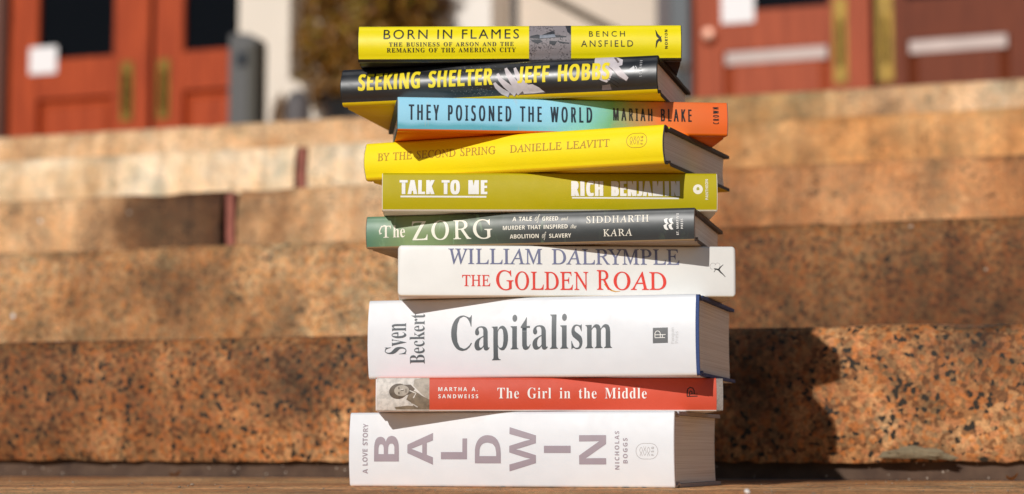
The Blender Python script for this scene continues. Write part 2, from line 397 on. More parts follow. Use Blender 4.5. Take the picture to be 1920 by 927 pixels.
def leaf(x0, x1, gl, gr, gz, pz0, wmat, plate, pl_top, pl_bot, lab=None, ledge=False):
    """door leaf: stiles, rails, glass above, raised panel below, brass plate with grip; z values are heights above the landing"""
    top = 3.0; y0, y1 = .03, .085
    bm = bmesh.new()
    box(bm, x0, gl, y0, y1, .01, top, .004); box(bm, gr, x1, y0, y1, .01, top, .004)
    box(bm, gl + .0005, gr - .0005, y0 + .001, y1 - .001, top - .14, top - .001); box(bm, gl + .0005, gr - .0005, y0 + .001, y1 - .001, pz0, gz); box(bm, gl + .0005, gr - .0005, y0 + .001, y1 - .001, .011, .25)
    d = finish(bm, 'door_leaf', [wmat], bld)
    if lab: tag(d, lab)
    bm = bmesh.new(); box(bm, gl - .004, gr + .004, y0 + .03, y0 + .036, gz - .005, top - .13); finish(bm, 'glass_pane', [GLASS], d)
    bm = bmesh.new()   # raised panel with sloping bevels all round
    a = (gl + .001, gr - .001, .251, pz0 - .001); yb = y0 + .038; yf = y0 + .004; w = .05
    o_ = [(a[0], a[2]), (a[1], a[2]), (a[1], a[3]), (a[0], a[3])]; i_ = [(a[0] + w, a[2] + w), (a[1] - w, a[2] + w), (a[1] - w, a[3] - w), (a[0] + w, a[3] - w)]
    O = [bm.verts.new((x, yb, z)) for x, z in o_]; I = [bm.verts.new((x, yf, z)) for x, z in i_]
    bm.faces.new(I)
    for k in range(4): bm.faces.new((O[k], O[(k + 1) % 4], I[(k + 1) % 4], I[k]))
    B_ = [bm.verts.new((x, y1 - .004, z)) for x, z in o_]
    for k in range(4): bm.faces.new((O[k], O[(k + 1) % 4], B_[(k + 1) % 4], B_[k]))
    bm.faces.new(B_); finish(bm, 'lower_panel', [wmat], d)
    if ledge:  # added strip: the top bevel's bright reflection painted in a pale colour
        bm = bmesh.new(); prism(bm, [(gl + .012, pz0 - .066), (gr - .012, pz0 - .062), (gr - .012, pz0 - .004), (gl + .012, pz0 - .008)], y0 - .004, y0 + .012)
        finish(bm, 'bevel_glint', [BEVEL_GLINT], d)
    bm = bmesh.new(); box(bm, plate[0], plate[1], y0 - .008, y0 - .0005, pl_bot, pl_top, .003)
    h = finish(bm, 'handle_plate', [BRASS], d)
    xc = (plate[0] + plate[1]) / 2; zc = (pl_top + pl_bot) / 2
    bm = bmesh.new(); tube(bm, (xc, y0 - .05, zc - .1), (xc, y0 - .05, zc + .1), .011); tube(bm, (xc, y0 - .0505, zc - .085), (xc, y0 - .005, zc - .085), .008); tube(bm, (xc, y0 - .0505, zc + .085), (xc, y0 - .005, zc + .085), .008)
    finish(bm, 'pull_handle', [BRASS], h, 40)
    return d
leaf(-2.825, -1.992, -2.655, -2.203, 2.095 - LZ, 1.885 - LZ, WOOD_L, (-2.152, -2.082), 2.055 - LZ, 1.74 - LZ)
leaf(-1.964, -1.195, -1.795, -1.372, 2.09 - LZ, 1.885 - LZ, WOOD_L, (-1.94, -1.87), 2.055 - LZ, 1.74 - LZ)
leaf(.895, 1.724, 1.035, 1.535, 2.092 - LZ, 1.905 - LZ, WOOD_R, (1.553, 1.617), 2.12 - LZ, 1.72 - LZ, 'rose brown door leaf with a pale painted highlight over its panel', True)
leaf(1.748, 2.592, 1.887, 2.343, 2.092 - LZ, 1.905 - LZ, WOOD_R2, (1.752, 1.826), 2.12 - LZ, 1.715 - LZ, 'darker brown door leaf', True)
WHITEP = plain('white_notice_paper', (244, 240, 240), .6, var=.03)
def notice(x0, x1, z0, z1, label):
    o = fempty('paper_notice', FD, (x0 + x1) / 2, 0, z0); bpy.data.objects.remove(o)
    bm = bmesh.new(); box(bm, x0, x1, .022, .0285, z0 - LZ, z1 - LZ, .001)
    o = finish(bm, 'paper_notice', [WHITEP]); x, y = at(FD, 0); o.location = (x, y, LZ - .006); o.rotation_euler = (0, 0, -YAW)
    return tag(o, label, 'notice')
notice(-2.70, -2.535, 2.02, 2.165, 'small white notice stuck low on the orange door at far left')
notice(1.03, 1.186, 2.035, 2.25, 'white notice stuck on the glass edge of the rose brown door')
bm = bmesh.new(); lathe(bm, [(0, -.02), (.018, -.02), (.02, 0), (.03, .01), (.034, .025), (.026, .042), (0, .048)], 20)
kn = finish(bm, 'door_knob', [plain('pale_steel', (214, 160, 136), .5, metal=.6)], bld, 40); kn.rotation_euler = (R(90), 0, 0); kn.location = (.972, .02, pz(1.978))

# things on the landing
GREYM = plain('grey_metal_paint', (90, 89, 88), .55, var=.1)
rd = fempty('card_reader_post', 8.3, -1.237)
tag(rd, 'grey metal card reader post standing left of the cream pilaster', 'post')
bm = bmesh.new(); hh = 1.885 - LZ
prism(bm, [(-.092, 0), (.047, 0), (.047, hh - .03), (.0, hh), (-.092, hh)], 0, .1); bmesh.ops.bevel(bm, geom=[e for e in bm.edges if e.calc_length() > .1], offset=.006, segments=2, affect='EDGES')
finish(bm, 'post_body', [GREYM], rd, 40)
bm = bmesh.new(); box(bm, .004, .05, -.01, .095, .004, hh - .05, .004); finish(bm, 'side_cover', [plain('dark_olive_metal', (70, 66, 56), .6)], rd)
bm = bmesh.new(); box(bm, -.052, .004, -.008, -.0005, 1.735 - LZ, 1.80 - LZ, .004); finish(bm, 'reader_window', [plain('dark_reader', (38, 40, 46), .3)], rd)
bm = bmesh.new(); lathe(bm, [(0, .925), (.025, .918), (.045, .895), (.056, .86), (.058, .80), (.058, .02), (.075, .015), (.075, 0), (0, 0)], 28)
o = finish(bm, 'bollard', [plain('charcoal_paint', (92, 86, 86), .6)], None, 40); x, y = at(8.35, -.995); o.location = (x, y, LZ - .006); tag(o, 'dark grey dome topped bollard in front of the splayed pilaster foot', 'bollard')

# planter and clipped shrub
px_, py_ = at(9.0, -.69)
bm = bmesh.new(); lathe(bm, [(0, 0), (.18, 0), (.19, .02), (.232, .97), (.248, .98), (.248, 1.04), (.22, 1.04), (.215, .99), (0, .99)], 32)
o = finish(bm, 'planter', [plain('black_planter', (26, 25, 26), .45)], None, 40); o.location = (px_, py_, LZ - .006); tag(o, 'tall black tapered planter holding the clipped shrub', 'planter')
sh = empty('shrub', (px_, py_, LZ + .985)); tag(sh, 'bronze green clipped shrub growing in the tall black planter', 'shrub')
bm = bmesh.new(); tube(bm, (0, 0, 0), (.01, 0, .5), .022); tube(bm, (.01, 0, .49), (-.03, .02, 1.2), .014)
for a in range(9):
    an = a * 2.4; zz = .15 + a * .11; tube(bm, (0, 0, zz), (.2 * math.cos(an), .2 * math.sin(an), zz + .16), .006, 6)
finish(bm, 'stem', [plain('shrub_bark', (74, 54, 36), .9)], sh, 40)
rng = random.Random(11)
bm = bmesh.new()
def rad_at(z): return .335 * (1 - max(0, z - .15) ** 3 * .25) * (.86 + .14 * min(1, z / .12))
for i in range(15000):
    z = rng.uniform(-.03, 1.45); a = rng.uniform(0, 2 * math.pi)
    k = 1 + .26 * noise.noise(Vector((math.cos(a) * 2.2, math.sin(a) * 2.2, z * 4.5)))
    r = rad_at(max(z, 0)) * k * (rng.random() ** .3 if rng.random() < .93 else rng.uniform(1, 1.16))
    c = Vector((r * math.cos(a), r * math.sin(a), z + rng.uniform(-.02, .02)))
    if noise.noise(c * 9) < -.42: continue
    n = (Vector((math.cos(a), math.sin(a), .35)) + Vector((rng.gauss(0, .7), rng.gauss(0, .7), rng.gauss(0, .7)))).normalized()
    t = n.orthogonal().normalized(); t = (Matrix.Rotation(rng.uniform(0, 6.28), 3, n) @ t); b = n.cross(t)
    l, w = rng.uniform(.018, .034), rng.uniform(.009, .015)
    bm.faces.new([bm.verts.new(c + t * l), bm.verts.new(c + b * w + n * .003), bm.verts.new(c - t * l), bm.verts.new(c - b * w + n * .003)])
m = NT('bronze_leaves'); g = m.n('ShaderNodeNewGeometry'); v = m.coord()
ra = m.n('ShaderNodeMath', operation='MULTIPLY_ADD'); ra.inputs[1].default_value = .5; m.l(g.outputs['Random Per Island'], ra.inputs[0])
nz = m.noise(v, 5, 3); hf = m.n('ShaderNodeMath', operation='MULTIPLY'); hf.inputs[1].default_value = .55; m.l(nz, hf.inputs[0]); m.l(hf.outputs[0], ra.inputs[2])
m.base(m.ramp(ra.outputs[0], [(.15, lin((66, 46, 6))), (.4, lin((116, 74, 8))), (.6, lin((140, 92, 12))), (.85, lin((138, 122, 20)))])); m.rough(.55)
me_ = finish(bm, 'foliage', [m.m], sh)

# iron handrail in front of the wall
IRON = plain('dark_iron', (42, 44, 44), .5, var=.2)
hr = fempty('handrail', 8.0, .014); tag(hr, 'dark iron handrail with a sloping top bar in front of the cream wall', 'handrail')
hgt = 2.6 - LZ
bm = bmesh.new(); tube(bm, (0, 0, 0), (0, 0, hgt), .014); tube(bm, (0, 0, 0), (0, 0, .02), .045); finish(bm, 'post', [plain('blue_black_iron', (22, 34, 48), .45)], hr, 40)
bm = bmesh.new(); sl = (1.743 - 1.855) / (.385 - .194)
def rz(x): return 1.855 - LZ + sl * (x - .18)
tube(bm, (.0, 0, min(rz(0), hgt)), (.72, -.02, rz(.72)), .017); finish(bm, 'rail', [plain('bronze_iron', (84, 68, 48), .5)], hr, 40)
bm = bmesh.new(); tube(bm, (.70, -.02, 0), (.70, -.02, rz(.70)), .014); tube(bm, (.70, -.02, 0), (.70, -.02, .02), .045); finish(bm, 'post', [IRON], hr, 40)

# ------------------------------------------------------------------ lettering outlines (hand of each face: contours in 1/1000 em)
GLYPHS = {}
for ln in '''GA 667 293,686 0,0 100,0 186,201 476,201 567,0 667,0 362,686/326,536 224,289 436,289
GB 563 75,682 75,0 309,0 446,29 520,97 543,182 523,265 467,326 379,362 438,397 472,445 483,508 461,591 393,656 273,682/173,594 263,594 334,581 371,546 382,499 366,438 318,402 238,390 173,390/291,302 376,288 426,251 442,196 430,145 385,105 296,88 173,88 173,302
GC 708 422,691 229,644 97,517 48,331 87,179 207,47 416,-9 513,-1 593,20 663,51 663,158 584,116 504,90 425,81 281,114 184,205 149,340 185,474 281,567 421,601 498,593 575,570 656,530 656,635 570,667 493,685
GD 750 76,682 76,0 342,0 536,50 660,175 704,341 666,501 547,629 341,682/325,594 482,559 573,467 603,341 582,238 499,135 330,88 174,88 174,594
GE 500 75,682 75,0 471,0 471,88 173,88 173,300 452,300 452,388 173,388 173,594 462,594 462,682
GF 469 76,682 76,0 174,0 174,317 440,317 440,405 174,405 174,594 440,594 440,682
GH 729 75,682 75,0 173,0 173,297 555,297 555,0 653,0 653,682 555,682 555,385 173,385 173,682
GI 250 76,682 76,0 174,0 174,682
GL 490 74,682 74,0 480,0 480,88 172,88 172,682
GM 781 73,682 73,0 171,0 172,531 383,267 399,267 610,531 611,0 709,0 709,682 618,682 391,402 165,682
GN 781 74,682 74,0 166,0 166,525 622,0 706,0 706,682 614,682 614,154 152,682
GO 823 411,691 218,642 91,516 45,341 90,168 216,41 409,-9 607,41 734,168 778,341 733,516 606,642/411,601 548,567 642,475 677,341 642,207 548,115 411,81 275,115 181,207 146,341 181,475 275,567
GR 604 77,682 77,0 175,0 175,296 202,296 265,287 321,243 397,140 487,0 604,0 537,94 462,213 414,276 359,324 421,363 460,419 473,491 446,593 368,659 249,682/175,598 238,598 315,586 358,550 372,495 361,441 320,400 238,384 175,384
GS 458 247,691 138,668 66,606 40,509 116,368 259,275 335,165 323,126 287,93 224,79 159,90 98,124 44,178 44,54 102,19 165,-2 235,-9 333,15 401,80 426,176 350,333 207,422 131,522 145,564 183,593 239,603 288,597 342,575 399,532 399,643 350,670 299,686
S' 151 44,480 107,480 94,306 57,306
S. 180 89,81 110,77 126,63 132,36 126,10 110,-5 89,-9 69,-5 54,10 48,36 54,63 69,77
SA 463 169,482 293,482 463,0 354,0 319,114 144,114 109,0 0,0/232,407 170,199 295,199
SB 451 60,480 268,477 317,468 355,453 382,430 398,399 404,358 401,332 395,309 384,289 370,272 330,251 360,242 385,225 404,199 414,162 416,139 410,99 395,65 369,37 333,16 291,4 240,0 60,0/162,396 162,289 247,291 268,296 282,304 292,314 300,345 297,361 291,374 279,384 242,395/162,209 162,84 256,86 277,92 292,102 302,115 308,131 308,166 302,180 292,192 276,202 254,207
SC 428 218,483 288,485 335,477 404,453 371,370 299,397 264,402 228,397 198,382 175,358 157,325 147,285 144,238 147,191 156,152 172,120 195,97 226,83 284,79 323,85 386,103 386,18 344,4 302,-4 255,-7 208,-3 168,7 133,24 103,47 80,76 62,110 49,149 41,192 39,239 42,286 51,328 65,367 85,402 111,431 141,455 177,472
SD 497 60,480 259,477 302,468 342,453 376,432 404,406 427,374 444,336 455,293 458,244 450,170 427,109 389,61 337,27 273,7 196,0 60,0/162,396 162,84 206,84 287,101 336,154 353,242 349,290 337,329 318,359 291,380 257,392
SE 376 60,480 336,480 336,396 162,396 162,291 324,291 324,208 162,208 162,84 336,84 336,0 60,0
SF 369 60,480 335,480 335,396 161,396 161,273 323,273 323,189 161,189 161,0 60,0
SG 486 238,483 315,485 365,478 432,457 398,375 366,389 329,398 289,402 261,399 235,393 212,381 192,366 175,347 162,325 152,299 144,238 149,181 167,133 180,114 197,98 217,87 241,80 305,80 333,85 333,185 242,185 242,269 433,269 433,21 381,6 326,-3 262,-7 196,0 141,21 97,56 65,105 45,166 39,240 42,288 52,332 68,371 91,405 119,433 153,456 193,473
SH 514 60,480 162,480 162,291 352,291 352,480 453,480 453,0 352,0 352,207 162,207 162,0 60,0
SI 261 21,480 240,480 240,422 181,395 181,85 240,58 240,0 21,0 21,58 80,85 80,395 21,422
SJ 222 60,480 162,480 160,-8 153,-41 143,-69 128,-92 110,-110 89,-124 39,-139 -24,-139 -50,-134 -50,-49 -19,-55 20,-53 39,-43 52,-24 60,9
SK 446 60,480 162,480 162,260 188,298 332,480 445,480 277,267 446,0 330,0 205,202 162,171 162,0 60,0
SL 379 60,480 162,480 162,84 357,84 357,0 60,0
SM 633 60,480 199,480 313,113 435,480 573,480 573,0 478,0 483,375 357,0 263,0 147,376 151,0 60,0
SN 546 60,480 189,480 398,120 394,480 486,480 486,0 357,0 147,363 151,226 151,0 60,0
SO 535 219,484 268,487 317,484 360,473 396,456 427,433 452,405 471,370 485,331 493,288 496,240 493,193 485,150 471,110 452,76 427,47 396,24 360,7 317,-3 267,-7 218,-3 176,7 139,24 108,48 83,76 63,111 50,150 42,193 39,241 42,289 50,332 63,371 83,405 108,433 139,456 176,473/268,402 229,398 198,383 175,359 159,327 149,287 146,240 149,194 159,154 175,122 198,98 229,83 267,79 307,83 338,98 361,122 376,154 386,194 389,240 386,287 376,327 361,359 338,383 307,398
SP 422 60,480 270,475 315,462 349,440 373,410 387,373 392,330 384,276 374,252 360,229 340,209 316,193 286,180 249,173 162,171 162,0 60,0/162,396 162,254 222,256 245,261 264,271 278,285 286,303 289,326 280,365 253,388 193,396
SR 443 60,480 260,476 308,464 345,444 371,416 386,380 392,336 386,296 370,263 346,237 302,209 443,0 330,0 216,184 162,184 162,0 60,0/162,396 162,267 225,268 249,274 267,283 279,296 286,313 289,333 286,354 278,370 266,382 247,390 193,396
SS 370 152,482 223,485 270,478 341,453 308,373 232,398 195,402 163,396 143,378 136,353 138,337 146,324 176,302 271,253 305,227 329,196 342,157 343,133 338,93 323,59 297,31 262,10 219,-2 167,-7 118,-4 73,6 31,22 31,117 126,83 175,77 215,84 228,92 242,114 244,128 241,145 232,160 198,183 101,233 77,253 56,279 41,310 36,350 41,390 56,423 80,450 113,470
ST 389 13,480 375,480 375,395 245,395 245,0 144,0 144,395 13,395
SU 508 57,480 158,480 161,151 169,123 183,103 201,89 225,81 255,79 285,81 309,90 327,105 339,126 347,153 349,480 451,480 448,137 441,107 429,80 412,55 390,34 363,16 331,4 294,-4 252,-7 193,-1 145,15 107,42 79,78 63,121 57,171
SV 437 0,480 103,480 207,140 218,89 241,188 334,480 437,480 273,0 163,0
SW 649 0,480 100,480 176,147 185,92 205,202 277,480 373,480 445,202 465,92 486,206 549,480 649,480 527,0 412,0 337,295 324,364 310,285 238,0 122,0
SY 419 0,480 110,480 210,282 310,480 419,480 260,187 260,0 159,0 159,183
HA 306 112,482 194,482 306,0 234,0 211,114 95,114 72,0 0,0/153,407 112,199 195,199
HB 298 40,480 177,477 209,468 234,453 252,430 263,399 266,358 261,309 244,272 218,251 238,242 254,225 267,199 274,162 271,99 261,65 243,37 220,16 192,4 158,0 40,0/107,396 107,289 163,291 177,296 186,304 196,328 196,361 184,384 160,395/107,209 107,84 169,86 183,92 193,102 203,131 203,166 193,192 182,202 168,207
HC 282 144,483 190,485 221,477 267,453 245,370 198,397 174,402 151,397 131,382 115,358 104,325 97,285 97,191 103,152 114,120 129,97 149,83 187,79 213,85 255,103 255,18 227,4 200,-4 168,-7 137,-3 111,7 88,24 68,47 53,76 41,110 27,192 28,286 33,328 43,367 56,402 73,431 93,455 117,472
HE 248 40,480 222,480 222,396 107,396 107,291 214,291 214,208 107,208 107,84 222,84 222,0 40,0
HH 339 40,480 107,480 107,291 232,291 232,480 299,480 299,0 232,0 232,207 107,207 107,0 40,0
HI 172 14,480 158,480 158,422 120,395 120,85 158,58 158,0 14,0 14,58 53,85 53,395 14,422
HJ 147 40,480 107,480 105,-8 94,-69 73,-110 59,-124 26,-139 -16,-139 -33,-134 -33,-49 -13,-55 13,-53 26,-43 35,-24 39,9
HK 294 40,480 107,480 107,260 219,480 293,480 183,267 294,0 218,0 135,202 107,171 107,0 40,0
HL 250 40,480 107,480 107,84 235,84 235,0 40,0
HM 418 40,480 131,480 207,113 287,480 378,480 378,0 316,0 319,375 235,0 174,0 97,376 100,0 40,0
HN 360 40,480 125,480 262,120 260,480 320,480 320,0 235,0 97,363 100,0 40,0
HO 353 144,484 177,487 209,484 237,473 262,456 282,433 298,405 311,370 325,288 325,193 311,110 298,76 282,47 262,24 237,7 209,-3 176,-7 144,-3 116,7 92,24 71,48 55,76 42,111 28,193 28,289 42,371 55,405 71,433 92,456 116,473/177,402 151,398 131,383 115,359 105,327 98,287 98,194 105,154 115,122 131,98 151,83 176,79 202,83 223,98 238,122 248,154 255,194 255,287 248,327 238,359 223,383 203,398
HR 293 40,480 171,476 203,464 228,444 245,416 255,380 258,315 250,278 237,249 219,226 199,209 293,0 218,0 143,184 107,184 107,0 40,0/107,396 107,267 149,268 164,274 176,283 189,313 189,354 184,370 175,382 163,390 127,396
HT 257 9,480 248,480 248,395 162,395 162,0 95,0 95,395 9,395
CA 163 71,482 92,482 163,0 139,0 117,148 45,148 23,0 0,0/81,419 53,202 110,202
CB 166 25,480 98,477 115,468 128,453 138,431 144,400 145,334 137,290 122,262 111,251 126,241 138,224 147,197 152,160 150,96 145,63 135,36 122,16 107,4 25,0/48,428 48,275 95,278 106,284 118,310 122,354 118,397 112,411 103,420 92,426/48,225 48,51 99,54 110,62 123,94 128,141 123,185 110,215 98,222
CC 161 85,483 103,486 122,483 138,474 153,458 144,407 118,430 103,433 85,427 69,410 57,381 47,343 40,240 47,137 56,98 68,69 83,52 110,47 146,65 146,13 132,2 117,-5 99,-7 82,-3 66,7 53,24 32,75 20,149 16,240 20,330 33,403 55,455 69,472
CD 186 25,480 98,477 114,468 129,453 151,406 166,336 171,244 168,170 160,109 146,61 127,27 103,7 76,0 25,0/48,428 48,52 72,52 114,73 138,136 146,242 144,301 138,348 128,383 115,408 98,423
CE 142 25,480 127,480 127,426 48,426 48,277 122,277 122,224 48,224 48,53 127,53 127,0 25,0
CH 189 25,480 48,480 48,277 141,277 141,480 164,480 164,0 141,0 141,224 48,224 48,0 25,0
CI 87 10,480 76,480 76,445 55,431 55,48 76,35 76,0 10,0 10,35 32,48 32,431 10,445
CK 158 25,480 48,480 48,243 128,480 155,480 83,271 158,0 131,0 66,229 48,186 48,0 25,0
CL 134 25,480 48,480 48,54 127,54 127,0 25,0
CM 231 25,480 59,480 115,87 173,480 207,480 207,0 184,0 185,420 124,0 105,0 45,420 46,0 25,0
CN 194 25,480 51,480 149,83 148,480 169,480 169,0 142,0 45,398 46,0 25,0
CO 199 82,483 100,487 117,484 133,473 146,456 167,405 179,331 184,240 179,150 167,76 146,24 133,7 117,-3 100,-7 82,-3 66,7 53,24 32,76 20,150 16,241 20,331 32,404 53,456 66,473/100,434 81,428 66,411 54,382 46,344 40,240 46,137 54,98 66,69 81,51 100,46 119,51 134,69 145,98 158,184 158,297 153,344 145,382 134,411 119,428
CP 154 25,480 95,475 112,463 125,443 134,415 141,338 138,288 129,243 112,208 100,196 86,189 48,187 48,0 25,0/48,428 48,238 82,241 95,248 105,261 112,279 118,336 113,387 106,405 97,418 86,425
CR 159 25,480 96,476 112,464 125,446 134,419 141,343 139,298 132,264 122,239 105,215 155,0 128,0 84,198 48,198 48,0 25,0/48,427 48,249 88,252 99,259 113,290 118,340 113,391 107,407 98,418 87,425
CS 140 73,486 92,483 109,473 124,459 117,408 89,430 73,433 63,431 47,414 40,383 39,348 42,323 50,303 98,245 112,221 122,191 127,152 126,89 120,56 111,29 97,9 82,-3 53,-6 35,-1 13,16 13,74 45,50 64,46 77,48 87,55 101,82 105,123 98,173 88,192 48,238 27,276 17,329 16,388 23,429 35,460 52,480
CT 142 3,480 139,480 139,426 82,426 82,0 59,0 59,426 3,426
CW 237 3,480 27,480 64,73 106,480 130,480 173,73 210,480 234,480 186,0 162,0 118,409 75,0 51,0
CY 144 0,480 25,480 72,244 120,480 144,480 84,186 84,0 61,0 61,183
BA 437 206,466 224,465 394,65 411,34 430,20 443,18 443,0 229,0 229,18 259,21 277,30 283,46 253,132 103,132 77,67 75,51 80,32 96,21 128,18 128,0 -9,0 -9,18 14,24 32,41 49,75/177,319 113,161 242,161
BB 443 15,455 220,455 318,444 377,409 396,351 384,302 348,268 287,247 360,223 404,185 418,132 413,93 397,61 371,35 335,15 291,4 238,0 16,0 16,17 52,25 62,32 73,60 75,369 72,401 65,421 51,433 15,439/239,431 203,433 188,425 183,406 182,252 220,254 245,261 263,272 275,290 282,314 283,373 278,395 269,412 257,424/182,231 183,51 190,33 208,25 248,27 268,35 283,49 293,69 299,95 301,128 298,162 290,188 277,208 258,221 231,228
BC 468 216,462 259,465 292,463 381,436 402,439 413,449 419,465 437,465 437,308 420,308 403,347 381,380 356,407 328,427 298,439 265,443 198,419 157,347 144,226 159,114 203,46 278,24 305,26 331,33 358,45 383,61 428,106 447,89 395,33 332,0 257,-11 213,-7 174,3 137,20 105,43 78,71 56,104 39,142 29,184 26,228 30,273 39,314 56,351 79,384 106,412 139,435 176,452
BD 496 15,455 222,455 296,449 357,429 405,396 440,351 461,295 468,228 441,101 362,25 228,0 20,0 20,17 53,23 63,30 73,54 74,374 68,415 61,426 35,437 15,439/223,433 197,429 185,415 182,385 183,55 190,34 208,25 222,24 262,30 295,47 319,75 337,115 347,166 351,229 336,342 294,410
BE 442 16,455 399,455 399,320 383,320 375,357 361,386 340,406 312,420 276,428 200,428 189,422 184,410 183,246 221,248 243,256 259,269 272,288 281,313 288,345 304,345 304,118 287,118 280,164 264,195 241,213 207,221 183,222 184,53 192,35 213,28 261,29 313,39 354,60 386,94 411,143 430,143 402,0 14,0 14,17 51,22 62,30 70,41 75,78 74,394 69,413 62,425 51,433 16,439
BF 404 14,455 394,455 394,320 377,320 365,367 343,400 310,420 261,430 200,429 189,425 184,416 182,247 217,250 239,257 256,270 269,289 278,314 284,347 302,347 302,118 285,118 279,154 269,181 257,200 239,213 217,221 182,224 183,66 188,43 200,28 222,20 257,17 257,0 15,0 15,17 52,26 62,34 73,62 75,375 69,412 61,423 35,435 14,439
BG 508 215,462 257,465 293,463 330,454 388,436 401,439 410,449 419,465 437,465 437,308 420,308 397,357 366,397 329,426 288,441 267,443 200,419 159,347 146,228 150,163 161,110 180,67 206,37 238,19 275,13 316,19 328,27 341,53 343,128 337,161 329,170 299,180 275,182 275,198 500,198 500,182 466,177 457,171 447,147 446,29 387,7 328,-6 268,-10 222,-7 179,3 141,19 108,42 80,70 57,103 41,141 31,183 28,229 31,274 41,315 57,352 80,385 107,413 139,435 176,452
BH 523 16,455 242,455 242,439 214,435 197,428 187,415 183,394 182,251 342,251 341,394 337,415 328,428 310,435 282,439 282,455 507,455 507,439 471,431 461,424 451,399 449,81 455,44 461,33 471,25 507,17 507,0 282,0 282,17 318,24 329,31 336,41 342,81 342,221 182,221 183,59 187,43 194,32 205,24 242,17 242,0 15,0 15,17 52,24 62,32 69,43 75,81 73,398 62,424 36,436 16,439
BI 261 13,455 244,455 244,439 207,433 196,427 188,419 183,387 183,64 187,44 198,31 216,23 246,17 246,0 13,0 13,17 50,26 61,32 69,42 75,75 74,405 70,419 63,427 36,437 13,439
BK 510 17,455 242,455 242,439 215,435 197,428 187,415 183,394 183,234 336,391 345,406 349,418 342,430 323,436 291,439 291,455 486,455 486,439 436,430 392,404 271,285 471,37 487,25 519,17 519,0 281,0 281,17 322,21 332,29 332,42 199,214 183,198 184,59 188,43 195,32 205,24 242,17 242,0 16,0 16,17 53,24 63,32 70,43 75,81 74,398 63,424 37,436 17,439
BM 634 15,455 185,455 317,142 449,455 617,455 617,439 583,430 573,423 561,397 562,54 569,34 582,23 617,17 617,0 396,0 396,17 423,22 440,29 450,44 454,68 455,399 288,0 270,0 105,389 107,57 112,41 120,30 148,19 169,17 169,0 14,0 14,17 50,24 61,32 69,43 75,79 75,396 71,416 61,428 43,435 15,439
BN 494 18,455 156,455 391,169 390,392 386,414 376,427 359,435 331,439 331,455 480,455 480,439 443,432 433,425 423,398 422,-11 403,-11 107,350 108,57 119,31 145,20 167,17 167,0 18,0 18,17 45,20 61,27 71,41 75,64 76,388 43,427 31,435 18,439
BO 525 265,466 328,458 384,435 431,399 467,351 490,293 498,228 490,163 467,106 430,58 383,21 325,-3 261,-11 198,-3 142,21 94,58 58,106 35,163 28,228 35,292 58,349 95,397 143,434 200,458/260,443 196,419 158,347 145,228 149,163 159,109 177,67 201,37 230,18 265,12 328,36 367,108 379,228 376,293 365,346 348,389 324,419 294,437
BR 473 16,455 278,452 329,442 367,426 395,403 412,372 417,334 406,285 372,248 315,224 439,40 452,26 468,18 480,17 480,0 338,0 201,212 182,212 183,59 187,43 194,32 205,24 242,17 242,0 15,0 15,17 52,24 62,32 69,43 75,81 73,398 62,424 36,436 16,439/224,431 197,427 185,414 182,385 182,234 235,236 261,245 280,258 293,278 301,304 304,336 295,389 268,421
BS 390 185,466 246,458 300,445 310,447 317,454 320,466 339,466 339,319 322,319 305,365 280,402 248,429 213,443 173,443 155,437 140,426 128,413 122,398 121,364 137,336 168,314 300,247 331,219 350,188 358,153 357,106 350,80 339,58 323,38 304,21 281,8 254,-2 192,-10 147,-6 85,12 73,10 66,3 61,-11 43,-11 43,158 62,158 75,113 91,77 111,50 136,30 164,19 197,15 220,17 241,24 257,36 269,51 276,69 279,89 273,117 255,140 127,210 99,231 77,253 62,276 53,302 50,332 57,381 80,421 115,449
BT 423 11,455 410,455 410,317 394,317 375,382 333,420 263,433 265,58 269,41 276,30 288,23 328,17 328,0 92,0 92,17 130,23 142,31 150,42 156,81 156,433 116,430 88,420 65,403 47,380 35,352 29,318 11,318
BU 492 15,455 240,455 240,439 213,435 195,428 185,415 181,394 181,140 183,104 191,74 203,51 221,35 245,25 275,22 340,37 379,83 392,159 391,398 387,413 379,423 351,436 328,439 328,455 474,455 474,439 442,429 433,421 424,396 422,181 418,118 403,69 380,32 346,7 302,-8 248,-13 192,-8 147,6 114,29 91,61 78,103 73,155 72,398 61,424 35,436 15,439
BY 426 -13,455 207,455 207,438 184,437 167,432 157,423 157,409 248,226 342,382 349,408 343,424 326,435 295,438 295,455 439,455 439,438 418,431 400,416 268,203 269,59 273,43 280,32 291,24 328,17 328,0 101,0 101,17 138,24 148,32 155,43 161,81 161,179 35,406 14,429 -13,438
Ba 344 162,318 205,315 239,307 263,292 280,271 290,244 293,62 297,37 304,34 320,42 329,28 306,7 281,-6 255,-10 226,-5 208,10 200,35 168,11 133,-4 95,-9 74,-6 55,0 40,11 29,26 22,43 20,63 25,91 39,115 63,136 98,155 199,190 197,258 187,282 164,294 123,293 109,286 105,270 122,239 121,220 110,202 90,192 64,192 45,203 34,223 35,252 49,278 77,300 115,314/199,169 154,151 127,123 118,84 122,56 133,39 158,34 174,41 199,63
Bc 293 146,317 175,319 204,317 230,310 250,298 265,283 274,265 276,233 266,215 248,205 236,204 214,209 201,225 194,286 185,294 169,297 138,285 118,248 112,187 115,142 123,105 137,76 156,55 178,42 204,38 227,42 250,53 271,72 285,60 248,21 205,-2 156,-10 131,-8 108,-1 87,11 67,26 38,68 28,93 19,150 22,181 29,210 40,237 55,260 74,280 96,297 120,309
Bd 370 176,455 319,455 320,60 325,41 340,30 353,28 353,11 271,1 223,-10 223,39 201,12 173,-5 140,-10 117,-8 97,-1 78,10 47,44 26,91 19,147 27,210 48,261 63,281 81,297 101,309 123,316 146,318 175,314 201,301 223,280 222,413 212,430 191,438 176,439/155,277 141,267 130,250 119,193 119,115 130,58 140,42 153,32 182,30 202,41 218,62 223,76 223,242 214,262 196,276
